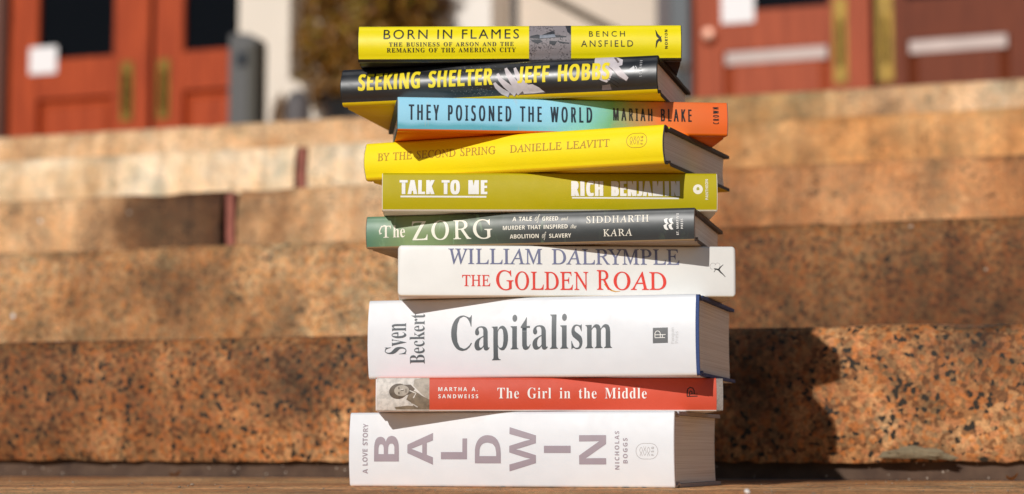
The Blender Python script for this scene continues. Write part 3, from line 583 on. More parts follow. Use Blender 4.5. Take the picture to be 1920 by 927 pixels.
Be 301 132,316 157,318 193,314 224,301 249,280 268,251 279,216 283,166 117,166 127,97 154,56 199,42 225,47 248,62 270,86 285,73 248,27 205,-1 154,-10 129,-8 106,-1 85,10 66,26 50,45 37,69 27,95 19,157 28,215 51,263 68,282 87,298 109,309/175,295 161,297 136,286 121,255 116,192 201,192 201,241 193,277 186,288
Bh 381 19,455 148,455 148,267 175,295 207,313 243,318 292,306 321,271 330,212 331,43 337,26 352,17 363,16 363,0 202,0 204,16 223,21 232,34 235,56 234,234 229,258 215,270 203,271 183,267 164,255 148,235 148,43 154,26 168,17 180,16 180,0 18,0 18,16 39,21 49,33 52,56 52,412 46,429 31,438 19,440
Bi 198 101,463 126,457 145,438 151,412 145,387 126,368 101,362 75,368 57,387 50,412 57,438 75,457/21,310 148,310 149,43 154,26 168,18 180,16 180,0 18,0 18,16 39,21 49,32 52,56 52,267 47,285 32,292 20,293
Bk 359 21,455 148,455 148,169 236,259 244,278 240,287 228,292 206,293 206,310 345,310 345,293 320,289 297,278 222,209 355,24 376,16 376,0 211,0 213,16 229,18 237,23 238,37 163,147 148,134 148,43 154,26 168,18 180,16 180,0 17,0 17,16 39,21 49,33 52,56 52,412 47,429 33,438 20,439
Bl 199 20,455 148,455 149,43 154,26 168,18 180,16 180,0 18,0 18,16 39,21 49,32 52,56 52,411 47,429 33,438 20,439
Bm 554 204,312 237,318 277,312 305,293 320,261 348,293 381,312 418,318 465,306 494,271 504,212 504,43 510,26 524,17 536,16 536,0 377,0 377,16 397,21 407,34 410,56 409,234 404,258 389,270 377,271 358,268 341,256 324,237 325,44 331,26 345,18 356,16 356,0 199,0 199,16 219,21 229,34 232,56 231,233 226,258 211,270 199,271 180,267 162,255 146,235 147,44 152,27 166,18 177,16 177,0 18,0 18,16 39,21 49,33 52,56 52,266 46,284 31,293 19,294 19,310 146,310 146,265 173,294
Bn 381 207,313 243,318 292,306 321,271 330,212 331,43 337,26 352,17 363,16 363,0 202,0 204,16 223,21 232,34 235,56 234,234 229,258 215,270 203,271 183,267 164,255 148,235 148,43 154,26 168,17 180,16 180,0 18,0 18,16 39,21 49,33 52,56 52,266 46,284 31,293 19,294 19,310 148,310 148,267 175,296
Bp 371 195,313 230,319 253,317 274,310 293,298 323,264 343,216 350,160 343,99 323,48 308,28 291,12 272,0 250,-8 227,-10 196,-5 170,9 148,32 148,-74 152,-99 160,-113 175,-120 197,-123 197,-139 17,-139 17,-124 34,-120 45,-113 50,-101 52,243 50,275 41,288 19,295 19,310 143,310 143,263 166,294/199,278 179,273 162,259 148,235 148,69 160,46 176,33 195,28 214,32 229,42 239,59 251,116 251,192 241,248 232,265 218,275
Br 287 233,318 264,312 283,293 289,266 284,243 270,228 248,222 229,226 196,259 179,258 162,241 151,211 149,56 153,32 167,21 197,16 197,0 18,0 18,16 39,21 49,32 52,56 52,267 46,285 32,292 20,293 21,310 146,310 146,252 172,288 203,311
Bs 288 111,316 149,319 206,306 220,306 230,319 244,319 244,222 228,222 209,262 182,288 149,296 125,292 110,278 105,259 109,240 123,225 212,178 241,151 250,136 257,95 254,65 244,39 228,18 206,2 181,-7 151,-10 110,-3 73,9 64,7 51,-9 36,-9 36,105 53,105 61,79 72,57 87,39 103,26 121,17 156,16 179,27 191,46 192,58 188,76 176,92 107,130 68,155 45,185 37,220 40,247 49,270 65,291 86,306
Bt 228 129,424 144,424 144,310 208,310 208,279 144,279 145,69 149,51 160,41 183,44 195,56 206,75 222,66 198,24 165,-1 124,-9 99,-7 80,-1 66,10 56,26 50,46 48,279 20,279 20,300 105,389
Bv 306 -3,310 164,310 164,294 141,292 132,286 130,268 185,122 241,272 237,284 224,292 203,294 203,310 305,310 305,295 284,286 272,269 160,-10 142,-10 22,281 8,292 -3,293
DB 363 16,452 180,452 260,441 306,407 322,350 312,304 283,271 227,247 293,221 328,183 340,131 336,94 323,62 302,37 273,18 238,7 195,3 16,3 16,15 44,22 54,30 63,60 62,401 56,423 43,436 16,442/197,435 166,436 151,426 147,406 146,249 181,251 203,258 218,270 229,288 235,313 235,373 224,414 212,427/146,234 147,51 154,31 170,22 204,24 222,33 235,47 243,68 250,128 248,162 241,189 230,210 213,223 190,232
DC 384 348,462 355,462 353,311 346,311 333,348 315,382 294,409 271,430 245,442 217,447 160,422 126,348 115,226 127,113 165,43 228,20 251,23 273,30 317,59 352,101 363,89 322,36 271,3 210,-8 176,-4 144,6 114,22 89,45 67,73 49,106 35,143 27,184 25,228 27,272 35,313 49,350 67,382 89,410 116,432 145,449 177,459 213,462 238,459 312,433 331,436
DG 416 346,462 354,462 355,311 347,311 328,359 302,399 272,429 237,444 219,447 161,422 127,348 116,228 119,163 129,109 145,66 166,35 194,16 226,10 261,16 271,25 283,53 284,128 279,162 272,173 246,184 229,185 229,193 407,195 407,185 381,180 372,173 363,147 362,31 316,10 268,-3 220,-7 182,-4 148,6 118,22 91,44 68,71 50,104 37,142 28,183 26,229 28,273 37,314 50,351 68,383 90,410 116,433 145,449 177,459 211,462 240,459 318,433 330,436
DM 520 15,452 149,452 260,133 371,452 503,452 503,441 476,433 467,425 457,398 458,53 464,33 475,20 502,15 502,3 328,3 328,15 348,19 363,27 372,43 376,67 376,418 234,3 224,3 83,408 85,57 89,39 96,27 106,20 136,14 136,3 15,3 15,15 43,21 53,29 64,58 63,407 57,424 45,435 15,441
DS 320 262,453 265,463 273,463 275,322 269,322 243,386 219,419 191,440 159,448 141,446 125,439 112,429 102,415 95,380 101,348 121,323 227,257 258,231 278,202 288,171 291,133 284,81 263,40 229,11 207,1 157,-7 122,-3 69,15 58,13 48,-8 40,-8 38,155 49,155 58,112 72,76 89,48 109,28 134,16 161,12 182,14 199,21 213,34 223,50 230,68 232,89 227,118 211,143 135,193 83,233 66,254 54,277 46,303 46,357 58,401 81,434 113,456 152,463 201,455 246,441 256,444
DT 347 12,452 333,452 332,320 325,320 310,383 275,423 213,436 214,58 224,28 235,20 266,14 266,3 79,3 79,15 108,21 119,29 130,59 131,436 94,433 71,423 51,405 36,382 19,321 12,321
Da 282 133,315 168,312 194,304 214,290 226,270 234,243 237,62 241,34 250,31 262,35 266,28 249,9 230,-3 209,-7 187,-2 173,12 166,41 136,13 108,-1 78,-5 61,-3 47,3 36,13 22,44 20,63 24,90 35,113 54,134 82,152 166,188 165,259 156,284 135,297 100,296 87,288 83,269 97,239 96,220 88,204 73,195 54,195 39,205 31,224 32,251 43,276 65,297 95,310/166,174 124,154 101,124 94,84 97,55 107,37 124,30 137,34 152,44 166,62
Dc 241 121,313 143,316 167,314 187,307 203,296 215,281 222,265 223,234 216,217 203,209 194,207 177,212 168,226 162,287 153,297 138,300 110,287 94,249 89,187 91,142 98,105 110,75 125,53 145,39 167,35 188,39 224,66 229,60 201,24 167,1 128,-7 108,-5 90,2 58,28 34,69 21,121 21,181 36,235 63,278 80,294 100,306
Dd 303 147,452 258,452 259,60 263,39 278,27 286,25 286,14 222,5 186,-6 186,50 163,14 141,-2 114,-7 97,-5 81,2 52,28 32,68 21,118 21,180 32,236 55,279 85,306 101,313 119,315 143,311 163,299 186,271 185,414 176,432 147,442/142,284 126,280 113,269 104,251 94,193 94,114 103,57 112,40 124,29 140,25 159,31 176,49 186,75 186,242 178,263 163,279
De 247 109,313 129,315 157,311 181,299 201,278 216,250 226,215 229,169 92,169 101,96 124,53 163,39 186,44 206,59 223,79 229,72 201,29 167,2 126,-7 106,-5 88,2 57,28 33,70 21,125 21,187 34,239 58,280 91,306/132,300 109,289 96,256 92,189 168,189 168,241 161,278 155,290 145,298
Dh 312 19,452 118,452 118,257 146,293 171,310 199,315 237,304 260,270 268,211 268,43 274,24 288,14 295,13 295,5 169,3 167,13 185,18 193,33 196,217 194,248 186,268 166,275 148,270 132,257 118,236 119,43 124,24 137,14 144,13 144,5 18,3 18,13 34,18 43,32 46,56 46,412 40,431 26,441 19,443
Di 162 83,460 102,454 116,437 121,412 116,388 101,371 83,365 64,371 49,388 45,412 49,437 64,454/20,307 119,307 119,43 124,24 137,15 144,13 144,5 18,3 18,13 34,18 43,31 46,56 46,267 41,287 27,295 20,296
Dk 294 20,452 118,452 118,160 197,257 203,278 199,289 188,295 172,297 172,307 280,307 280,296 261,292 241,280 178,209 289,22 305,14 305,5 176,3 175,13 189,15 197,21 199,38 134,152 118,136 119,43 124,24 137,15 144,13 144,5 18,3 18,13 34,18 43,32 46,56 46,412 41,431 28,441 20,442
Dl 164 20,452 119,452 119,43 124,24 137,15 144,13 144,5 18,3 18,13 34,18 43,31 46,56 46,411 41,431 28,441 20,442
Dm 454 168,309 194,315 226,309 247,291 262,255 288,291 314,309 342,315 380,304 402,270 410,211 410,43 416,24 429,14 436,13 436,5 313,3 313,13 328,18 337,33 339,234 334,259 329,268 309,275 292,270 277,258 263,238 263,43 268,25 282,14 289,13 289,5 167,3 167,13 182,18 191,33 193,234 188,259 183,267 163,275 146,270 130,257 117,236 117,43 122,25 135,15 142,13 142,5 18,3 18,13 34,18 43,32 46,56 46,266 40,285 26,296 19,297 19,305 117,307 117,255 145,292
Dn 312 171,310 199,315 237,304 260,270 268,211 268,43 274,24 288,14 295,13 295,5 169,3 167,13 185,18 193,33 196,217 194,248 186,268 166,275 148,270 132,257 118,236 119,43 124,24 137,14 144,13 144,5 18,3 18,13 34,18 43,32 46,56 46,266 40,285 26,296 19,297 19,305 118,307 118,258 146,293
Dp 305 162,310 189,316 207,314 223,307 251,281 271,240 282,189 282,129 271,73 250,30 221,2 204,-5 186,-7 162,-2 142,11 118,42 118,-74 121,-100 129,-116 143,-123 159,-126 159,-134 18,-136 18,-129 35,-120 43,-109 46,-64 46,262 41,285 27,295 19,297 19,305 114,307 114,251 139,292/163,281 145,276 131,261 118,236 118,68 128,44 142,30 160,25 177,29 190,40 199,58 209,116 209,192 201,249 193,267 180,278
Dr 236 191,315 215,309 229,292 234,266 230,245 219,230 203,226 189,229 162,262 146,261 130,243 120,212 119,56 123,31 136,18 159,13 159,5 18,3 18,13 34,18 43,31 46,56 46,267 41,287 20,296 20,307 116,307 116,239 143,286 168,308
Ds 236 191,316 196,316 197,225 191,225 163,279 137,297 111,298 93,288 84,270 84,248 92,230 108,216 155,187 185,163 202,135 208,95 205,65 197,41 185,20 168,5 147,-4 109,-5 64,12 51,10 40,-6 33,-6 32,102 39,102 47,78 69,37 83,23 98,14 128,13 149,24 159,45 161,59 157,77 147,94 58,157 40,186 34,220 36,246 43,269 56,289 72,304 92,313 122,315 168,303 182,304
Dt 187 108,421 114,421 115,307 167,307 167,282 115,282 116,69 120,49 130,38 138,37 152,41 172,69 178,65 159,26 133,2 101,-6 82,-4 67,2 57,12 44,47 43,282 20,282 20,298 89,387
Dv 251 1,307 131,305 130,297 114,295 105,288 104,267 151,112 201,272 197,286 185,295 170,297 170,305 247,307 247,297 231,288 220,271 129,-7 119,-7 21,283 8,295 1,296
RA 463 223,478 240,478 344,45 361,26 388,18 410,16 412,-3 218,-3 217,16 244,17 256,21 263,28 265,55 242,155 84,154 76,148 31,65 25,36 32,24 48,18 78,16 78,-3 -87,-3 -89,15 -59,20 -37,34 -4,81/195,358 98,186 235,186
RB 439 -47,468 127,468 217,457 279,422 312,366 313,315 285,276 234,251 280,230 317,194 339,146 344,117 342,91 334,67 320,46 300,29 275,15 245,5 210,-1 -36,-3 -37,16 -12,18 9,29 18,53 14,409 9,428 -4,441 -47,449/119,439 95,433 90,410 91,270 95,265 121,262 164,265 198,274 221,290 235,310 239,336 235,368 214,407 180,431/94,231 91,222 95,49 99,37 110,28 132,24 190,28 222,39 245,58 258,83 262,114 256,151 246,177 231,198 213,214 189,225 161,232 116,234
RC 471 143,473 189,478 250,470 305,456 317,463 321,473 339,473 350,329 330,329 314,381 299,405 280,424 258,438 232,447 202,450 176,447 151,440 128,428 108,412 74,368 54,312 48,247 59,175 76,131 98,93 126,62 158,40 193,26 231,22 285,31 331,58 370,107 390,92 369,58 346,32 321,12 292,-2 258,-10 221,-13 183,-11 146,-3 112,10 80,28 51,50 25,76 4,107 -14,141 -27,178 -34,211 -36,244 -27,308 -2,366 36,416 59,436 99,459
RD 507 -47,468 177,465 219,457 257,444 292,426 323,404 351,377 374,346 393,311 406,273 414,237 416,202 413,168 405,136 391,107 373,80 350,56 322,36 290,19 253,7 212,-1 -39,-3 -38,16 -14,18 8,28 17,52 14,410 9,428 -5,440 -48,449/118,439 101,436 93,429 88,387 91,72 94,50 104,35 134,27 199,28 230,35 256,47 278,63 297,82 311,105 328,159 330,221 318,287 301,333 279,371 250,401 216,422 176,435
RE 454 -47,468 314,468 323,361 306,361 298,385 284,412 265,428 234,436 148,439 101,436 93,430 89,396 90,263 173,265 195,270 210,278 220,289 226,305 228,329 246,329 245,158 227,158 218,199 208,218 196,228 177,233 91,234 94,52 98,41 110,31 162,27 249,31 290,45 320,69 340,106 349,131 368,131 354,-3 -36,-3 -37,16 -13,18 9,27 18,52 14,410 9,428 -4,440 -47,449
RG 541 145,473 195,478 258,470 324,449 350,446 360,451 371,472 387,472 396,324 380,324 361,362 338,393 310,417 279,435 244,446 206,450 167,445 134,432 106,411 83,382 66,347 55,305 51,261 52,217 61,174 78,127 102,88 133,56 169,32 208,18 252,14 293,20 323,39 331,51 330,177 319,200 299,207 259,211 259,230 458,230 458,211 429,208 414,201 406,177 410,33 360,7 307,-8 248,-13 205,-10 164,-3 125,11 89,29 57,51 29,78 6,109 -13,143 -26,180 -33,213 -35,246 -27,310 -2,369 36,417 59,437 99,460
RH 520 -47,468 144,468 145,448 121,447 99,437 90,411 90,285 92,268 107,262 285,262 300,266 301,348 297,418 288,435 270,444 237,449 238,468 429,468 428,448 404,447 383,437 374,412 378,55 389,29 407,21 439,16 440,-3 248,-3 248,16 285,21 296,30 302,46 302,217 299,225 285,230 107,231 92,227 93,60 98,36 112,24 154,16 155,-3 -36,-3 -37,16 0,21 11,30 17,46 17,281 13,418 3,435 -14,444 -47,449
RI 245 -44,468 149,468 150,448 125,447 104,437 95,412 99,55 104,36 117,24 160,16 160,-3 -34,-3 -34,16 3,21 14,30 20,46 20,281 16,418 6,435 -12,444 -44,449
RK 454 -47,468 143,468 142,448 118,447 99,439 90,416 91,259 93,253 100,255 243,407 251,422 251,433 246,441 234,446 207,448 207,468 375,468 374,449 351,446 333,438 294,405 154,264 356,54 388,29 418,17 437,16 438,-3 233,-3 233,16 270,21 275,29 265,53 97,230 92,229 95,47 105,28 125,20 161,16 162,-3 -36,-3 -37,16 0,21 11,30 17,46 17,281 13,418 3,435 -14,444 -47,449
RL 449 -38,468 153,468 151,449 119,444 110,437 101,413 103,58 113,36 129,29 238,28 288,35 321,53 343,84 360,135 378,135 371,-3 -27,-3 -28,16 -4,18 19,28 28,52 24,410 13,435 -5,444 -37,449
RM 590 -45,468 85,468 230,116 365,468 498,468 498,448 473,447 452,437 443,412 447,55 458,29 476,21 508,16 509,-3 319,-3 319,14 345,18 359,25 367,40 371,65 369,377 221,-3 208,-3 51,378 52,81 56,49 66,29 84,20 117,16 117,-3 -39,-3 -39,16 -11,18 4,25 12,37 16,58 16,409 11,428 -3,440 -46,449
RN 500 -47,468 55,468 320,117 318,390 316,416 311,431 298,442 252,449 252,468 410,468 410,448 383,446 368,440 359,428 355,407 357,-14 339,-14 53,364 55,75 58,48 63,34 76,23 121,16 121,-3 -36,-3 -37,16 -2,21 8,27 17,52 17,403 6,426 -15,442 -47,448
RO 516 187,478 223,475 257,468 289,456 317,440 343,419 367,395 386,367 402,336 419,278 422,227 416,176 401,127 379,83 350,46 333,30 295,6 252,-8 203,-13 167,-11 133,-4 101,8 71,24 45,44 22,68 2,96 -14,127 -33,192 -35,253 -23,311 1,365 36,411 80,446 131,470/194,452 171,449 150,443 112,415 81,373 60,318 51,261 50,211 56,162 76,101 93,70 115,45 140,27 167,17 198,13 240,21 274,45 302,81 323,128 334,182 337,240 331,300 311,367 294,397 274,421 250,438 223,448
RP 403 -47,468 139,468 221,456 279,421 311,362 316,335 315,310 308,288 295,268 277,251 255,237 227,227 195,221 91,217 94,52 106,28 126,20 165,16 164,-3 -36,-3 -37,16 -13,18 9,27 18,51 14,409 9,428 -4,441 -47,449/148,439 109,441 96,435 90,419 91,263 93,251 112,246 166,249 197,259 219,277 231,300 234,329 229,363 219,388 207,408 191,423 172,433
RR 451 -47,468 197,465 235,456 268,441 293,420 313,395 325,365 326,306 292,262 229,234 346,65 375,33 401,18 421,16 421,-3 312,-3 156,225 91,228 93,70 96,47 106,28 124,19 161,16 161,-3 -36,-3 -37,16 -12,18 9,29 18,53 14,409 9,428 -4,441 -47,449/118,439 103,437 95,431 90,398 91,255 117,253 174,256 206,266 229,282 243,304 248,331 243,362 221,405 183,431
RS 369 90,478 132,474 186,460 201,466 205,476 223,476 240,333 224,333 210,371 195,399 176,422 155,438 131,447 106,450 85,448 69,442 58,431 51,416 49,398 58,364 77,336 135,283 189,238 232,197 254,164 269,127 274,102 274,78 269,56 259,36 246,20 229,6 208,-4 183,-10 125,-10 38,10 28,8 23,2 19,-11 2,-11 -18,149 0,150 16,107 35,74 58,48 84,29 112,18 158,15 184,26 200,45 208,72 204,104 194,126 157,172 35,275 4,314 -13,352 -18,397 -13,417 -5,434 7,449 23,462 42,471
RT 420 -58,468 335,468 345,347 327,347 323,363 303,410 291,422 274,431 205,438 187,435 184,313 187,56 193,34 208,22 264,16 264,-3 47,-3 45,16 90,22 103,33 109,54 109,428 100,436 24,434 -7,422 -25,402 -34,372 -36,349 -57,351
RV 437 -92,468 100,468 100,450 74,448 62,444 55,438 53,410 124,104 289,400 296,429 288,441 272,447 243,448 241,468 391,468 389,448 374,447 355,432 334,403 99,-13 80,-13 -22,413 -38,437 -63,447 -90,448
RW 592 -90,468 103,468 103,450 77,448 64,444 58,438 56,410 122,125 220,355 205,413 189,437 164,448 139,449 138,468 322,468 321,449 295,447 283,440 279,425 282,398 344,130 446,397 448,430 440,439 424,446 393,449 395,468 541,468 542,449 525,447 506,432 488,402 324,-13 307,-13 233,301 100,-13 83,-13 -19,412 -37,437 -65,448 -88,450
RY 412 -115,468 93,468 91,449 59,445 46,438 45,424 54,405 159,241 252,401 257,419 253,433 239,442 194,448 194,468 360,468 360,447 335,440 314,418 181,204 184,45 189,31 204,20 258,15 257,-3 44,-3 46,15 79,18 96,25 105,35 109,54 108,200 -12,385 -37,416 -59,435 -83,445 -115,448
RZ 459 -28,468 327,468 330,457 85,30 270,33 300,39 321,50 336,66 354,103 360,131 379,131 373,-3 -14,-3 -17,10 226,436 80,435 40,428 13,413 -4,388 -15,349 -33,349
Re 287 76,316 108,319 144,313 172,295 187,267 189,238 179,212 158,187 124,166 79,150 25,140 29,111 50,60 76,36 112,29 141,35 170,53 198,85 215,72 199,45 182,25 163,10 142,-1 117,-8 90,-10 62,-7 36,3 13,19 -7,40 -23,66 -39,120 -40,166 -30,211 -9,252 20,286 47,304/97,295 73,288 51,265 34,229 23,162 58,169 89,183 110,201 124,222 129,245 126,270 120,284 110,292
Rh 402 -73,513 57,513 68,278 72,278 96,328 130,359 172,369 216,361 248,335 270,284 287,90 299,52 309,42 321,39 346,45 360,55 382,31 357,8 332,-5 306,-10 287,-8 270,-1 241,23 223,60 214,114 202,275 191,304 178,316 161,320 138,315 118,298 101,271 87,237 80,204 91,-3 22,-3 -10,450 -19,466 -36,476 -71,479
IA 463 353,481 376,481 360,45 369,29 393,21 418,18 414,-6 214,-6 219,19 247,20 268,30 277,56 282,152 128,151 120,146 51,62 38,35 41,26 53,21 86,18 80,-6 -92,-6 -87,18 -55,23 -29,37 16,83/291,349 156,189 284,189
Ia 342 150,317 183,322 210,318 229,304 231,298 237,315 300,315 232,69 229,42 241,45 281,88 300,73 261,23 227,-5 196,-14 177,-10 165,3 162,23 174,80 123,19 100,1 75,-10 50,-14 32,-12 16,-5 4,7 -6,22 -13,64 -10,102 -1,140 13,178 33,214 57,248 86,278 118,303/184,293 166,289 147,279 128,262 110,238 80,173 61,104 59,74 62,53 70,43 82,39 101,45 123,63 147,91 189,163 204,203 212,240 209,278 200,289
Id 355 339,493 349,487 350,472 240,45 244,37 261,41 305,89 325,73 284,23 250,-5 234,-12 217,-14 195,-10 181,5 177,27 183,72 137,17 113,0 88,-11 61,-14 39,-12 20,-4 5,9 -6,27 -13,48 -13,96 0,145 24,196 56,244 96,283 127,305 160,318 192,322 217,320 240,307 269,433 265,445 225,449 232,473 285,480/206,293 178,291 157,281 136,264 116,240 81,176 60,107 58,64 67,45 81,35 101,35 124,48 148,73 172,106 193,145 210,185 222,225 226,259 222,279
Ie 287 162,319 195,322 232,316 246,308 256,297 262,282 264,266 258,236 240,209 212,184 172,163 122,147 66,137 63,110 69,60 87,39 119,32 149,37 182,55 221,89 239,71 191,22 167,7 143,-4 117,-11 89,-13 61,-10 36,0 16,17 2,39 -7,66 -9,121 3,167 26,213 58,255 97,288 130,307/168,290 140,275 113,246 88,205 73,166 104,172 137,186 164,203 183,224 194,247 198,271 196,284 190,290
If 199 185,488 215,493 249,486 273,467 279,453 281,438 277,419 264,406 243,402 226,406 215,417 213,443 217,458 206,463 186,454 168,428 139,310 217,310 212,277 133,277 95,96 73,6 38,-88 13,-127 -16,-151 -48,-159 -73,-154 -91,-138 -97,-116 -94,-97 -84,-85 -67,-80 -51,-83 -41,-93 -39,-113 -42,-128 -32,-126 -15,-105 0,-58 64,277 -1,277 7,310 70,310 90,386 108,423 130,453 156,475
Ih 402 67,516 203,516 150,281 147,281 184,330 227,362 274,372 317,363 343,336 351,283 314,89 316,52 322,44 343,43 376,59 394,30 361,5 332,-8 304,-13 285,-11 269,-4 255,7 245,22 239,40 240,100 271,247 275,283 272,303 264,313 250,317 227,312 203,296 178,268 155,235 139,202 92,-6 17,-6 112,450 108,464 95,473 58,476
In 364 131,322 140,313 108,207 154,259 184,286 213,305 239,317 263,321 288,316 303,302 308,269 301,231 252,57 255,41 270,45 286,63 310,99 330,84 294,28 259,-4 223,-15 202,-10 187,5 183,28 195,88 225,197 236,254 231,267 218,268 198,258 151,215 107,155 81,103 47,-6 -20,-6 52,240 56,262 53,272 44,277 10,279 14,302 79,311
Io 351 202,322 235,319 264,308 288,291 306,267 316,239 320,206 313,159 294,113 265,69 228,33 174,0 140,-11 105,-14 73,-11 45,0 22,18 4,41 -7,69 -10,102 -2,155 22,206 57,252 101,289 150,314/197,293 177,290 157,280 136,263 117,241 83,181 64,114 63,63 76,34 98,19 129,20 162,37 193,68 218,110 237,157 247,204 249,226 243,264 226,285
It 187 96,348 133,398 159,398 134,310 190,310 182,277 125,277 66,45 68,38 82,41 124,89 142,68 104,21 68,-5 33,-14 12,-10 -1,4 -5,32 58,277 12,277 17,301 59,318
LP 406 65,480 249,475 295,463 329,443 353,415 367,380 372,338 364,288 354,264 340,243 320,224 294,208 263,196 225,189 126,187 126,0 65,0/225,425 126,428 126,238 216,241 250,248 276,261 295,279 306,304 310,336 306,364 296,387 280,405 257,418
Le 379 166,364 196,367 226,364 252,358 276,347 296,331 313,312 327,290 337,264 345,204 345,169 98,169 102,131 113,100 129,76 152,58 180,47 235,44 274,50 328,69 328,17 292,4 255,-4 210,-7 177,-4 147,3 120,14 96,30 75,51 59,76 47,106 39,140 37,177 39,215 46,249 57,279 72,305 90,326 112,344 138,357/195,318 169,315 147,306 129,291 114,271 105,245 99,216 283,216 280,244 273,269 262,290 245,306 223,315
Lg 413 142,361 185,367 229,361 267,343 300,312 309,360 356,360 356,-6 352,-53 338,-92 317,-122 286,-144 245,-157 195,-161 145,-159 102,-151 65,-138 65,-84 103,-100 148,-109 198,-112 227,-109 251,-100 271,-85 286,-65 295,-40 298,48 268,17 231,-1 185,-7 142,-1 106,15 76,42 54,79 41,125 37,179 41,233 54,278 76,316 106,344/193,317 165,313 142,301 123,281 109,254 101,220 98,179 101,138 109,104 123,77 141,57 165,46 194,42 227,45 253,55 273,71 287,94 295,126 298,179 295,224 287,259 273,285 252,303 226,313
Li 173 87,495 104,491 117,479 122,457 117,436 104,424 87,420 70,424 57,436 52,457 57,479 70,491/57,360 116,360 116,0 57,0
Ln 415 230,367 270,363 302,353 328,335 346,310 357,277 361,234 361,0 302,0 302,230 293,278 266,307 222,317 186,313 158,302 139,283 126,258 119,226 116,0 57,0 57,360 105,360 115,311 146,342 186,361
Lr 277 201,364 247,366 267,363 260,308 221,313 186,306 154,286 131,256 118,215 116,0 57,0 57,360 105,360 113,294 143,330 179,357
Ls 322 132,364 191,366 231,360 284,343 264,296 200,315 165,318 124,313 99,298 93,287 92,265 99,249 116,236 225,189 257,170 279,147 290,118 291,99 287,67 274,41 253,20 224,5 189,-4 124,-6 83,-1 35,16 35,70 68,56 107,45 149,41 198,47 214,55 225,66 232,79 234,103 227,118 212,133 104,182 71,200 48,223 36,253 34,271 38,299 51,323 72,342 99,356
Lu 415 53,360 113,360 113,128 122,81 148,52 193,42 229,46 256,57 276,76 289,102 296,134 299,360 358,360 358,0 310,0 300,48 269,17 229,-1 184,-7 144,-3 111,7 86,25 68,49 57,83 53,124'''.split('\n'):
    head, rest = ln[:2], ln[3:]
    a, rest = rest.split(' ', 1)
    GLYPHS[head] = (int(a) / 1000, [[tuple(int(q) / 1000 for q in p.split(',')) for p in c.split()] for c in rest.split('/')])

for k_ in 'SH':   # plain bar for the capital I of the sans faces
    hh_ = max(p[1] for p in GLYPHS[k_ + 'N'][1][0]); w_ = hh_ * (.255 if k_ == 'S' else .19); g_ = hh_ * .12
    GLYPHS[k_ + 'I'] = (w_ + 2 * g_, [[(g_, 0), (g_ + w_, 0), (g_ + w_, hh_), (g_, hh_)]])
for k_ in 'SH':   # J that stands on the line
    a_, c_ = GLYPHS[k_ + 'J']; lo_ = min(p[1] for p in c_[0]); hi_ = max(p[1] for p in c_[0])
    GLYPHS[k_ + 'J'] = (a_ * 1.15, [[(p[0] + .04, (p[1] - lo_) * hi_ / (hi_ - lo_)) for p in c_[0]]])
for q_ in [k_ for k_ in GLYPHS if k_[0] == 'S']:
    a_, c_ = GLYPHS[q_]; GLYPHS['X' + q_[1]] = (a_ * .82, [[(p[0] * .82, p[1]) for p in c] for c in c_])
# heavy condensed faces: the outline repeated a little to either side thickens the stems only
SMEAR = {'H': (0, -.011, .011, -.022, .022, -.032, .032), 'C': (0, -.008, .008, -.016, .016), 'X': (0, -.006, .006, -.013, .013)}
def layout(style, text, xs):
    out = []; x = 0; gaps = 0
    for ch in text:
        if ch == ' ': x += .27 * xs * (.45 if style == 'C' else 1); out.append(None); continue
        adv, cs = GLYPHS[style + ch]; out.append((x, [[(x + px * xs, py) for px, py in c] for c in cs])); x += (adv + 2 * max(SMEAR.get(style, (0,)))) * xs
    return out

def letter_polys(style, text, a0, a1, b0, b1, rot, xs):
    """fit a line of text: a0..a1 reading direction, b0 baseline, b1 cap line -> list of contour lists in (s, z)"""
    caps = [max(p[1] for c in GLYPHS[style + ch][1] for p in c) for ch in text if ch != ' ' and ch in 'EHTINBDLFRAKMPYVXZWdhlbk'] or [max(p[1] for c in GLYPHS[style + ch][1] for p in c) for ch in text if ch != ' ']
    cap = max(caps) if any(ch in 'dhlbk' for ch in text) else min(caps)
    sc = (b1 - b0) / cap * (-1 if rot else 1) if not rot else (b0 - b1) / cap
    W = a1 - a0
    free = xs == 0
    lay = layout(style, text, 1 if free else xs)
    def ext(l): 
        q = [p[0] for g in l if g for c in g[1] for p in c]; return min(q), max(q)
    x0, x1 = ext(lay); kx = 1; tr = 0
    n = len(text) - 1
    if free or (x1 - x0) * sc > W or n == 0: kx = W / ((x1 - x0) * sc)
    else: tr = (W / sc - (x1 - x0)) / n
    polys = []
    for i, g in enumerate(lay):
        if not g: continue
        cs = [[(a0 + ((p[0] - x0) * kx + tr * i) * sc, p[1] * sc) for p in c] for c in g[1]]
        if rot: cs = [[(b0 - q, p) for p, q in c] for c in cs]
        else: cs = [[(p, b0 + q) for p, q in c] for c in cs]
        for dx in SMEAR.get(style, (0,)):
            k = dx * sc
            polys.append([[(p, q + k) if rot else (p + k, q) for p, q in c] for c in cs])
    return polys

def group_contours(cs):
    """split a glyph's contours into islands, each an outer contour with its holes"""
    def area(c): return sum(a[0] * b[1] - b[0] * a[1] for a, b in zip(c, c[1:] + c[:1])) / 2
    def inside(p, c):
        r = False
        for (x0, y0), (x1, y1) in zip(c, c[1:] + c[:1]):
            if (y0 > p[1]) != (y1 > p[1]) and p[0] < (x1 - x0) * (p[1] - y0) / (y1 - y0) + x0: r = not r
        return r
    cs = sorted(cs, key=lambda c: -abs(area(c))); outs = []
    for c in cs:
        par = [o for o in outs if inside(c[0], o[0])]
        if par and sum(inside(c[0], k) for k in par[-1]) % 2: par[-1].append(c)
        else: outs.append([c])
    return outs

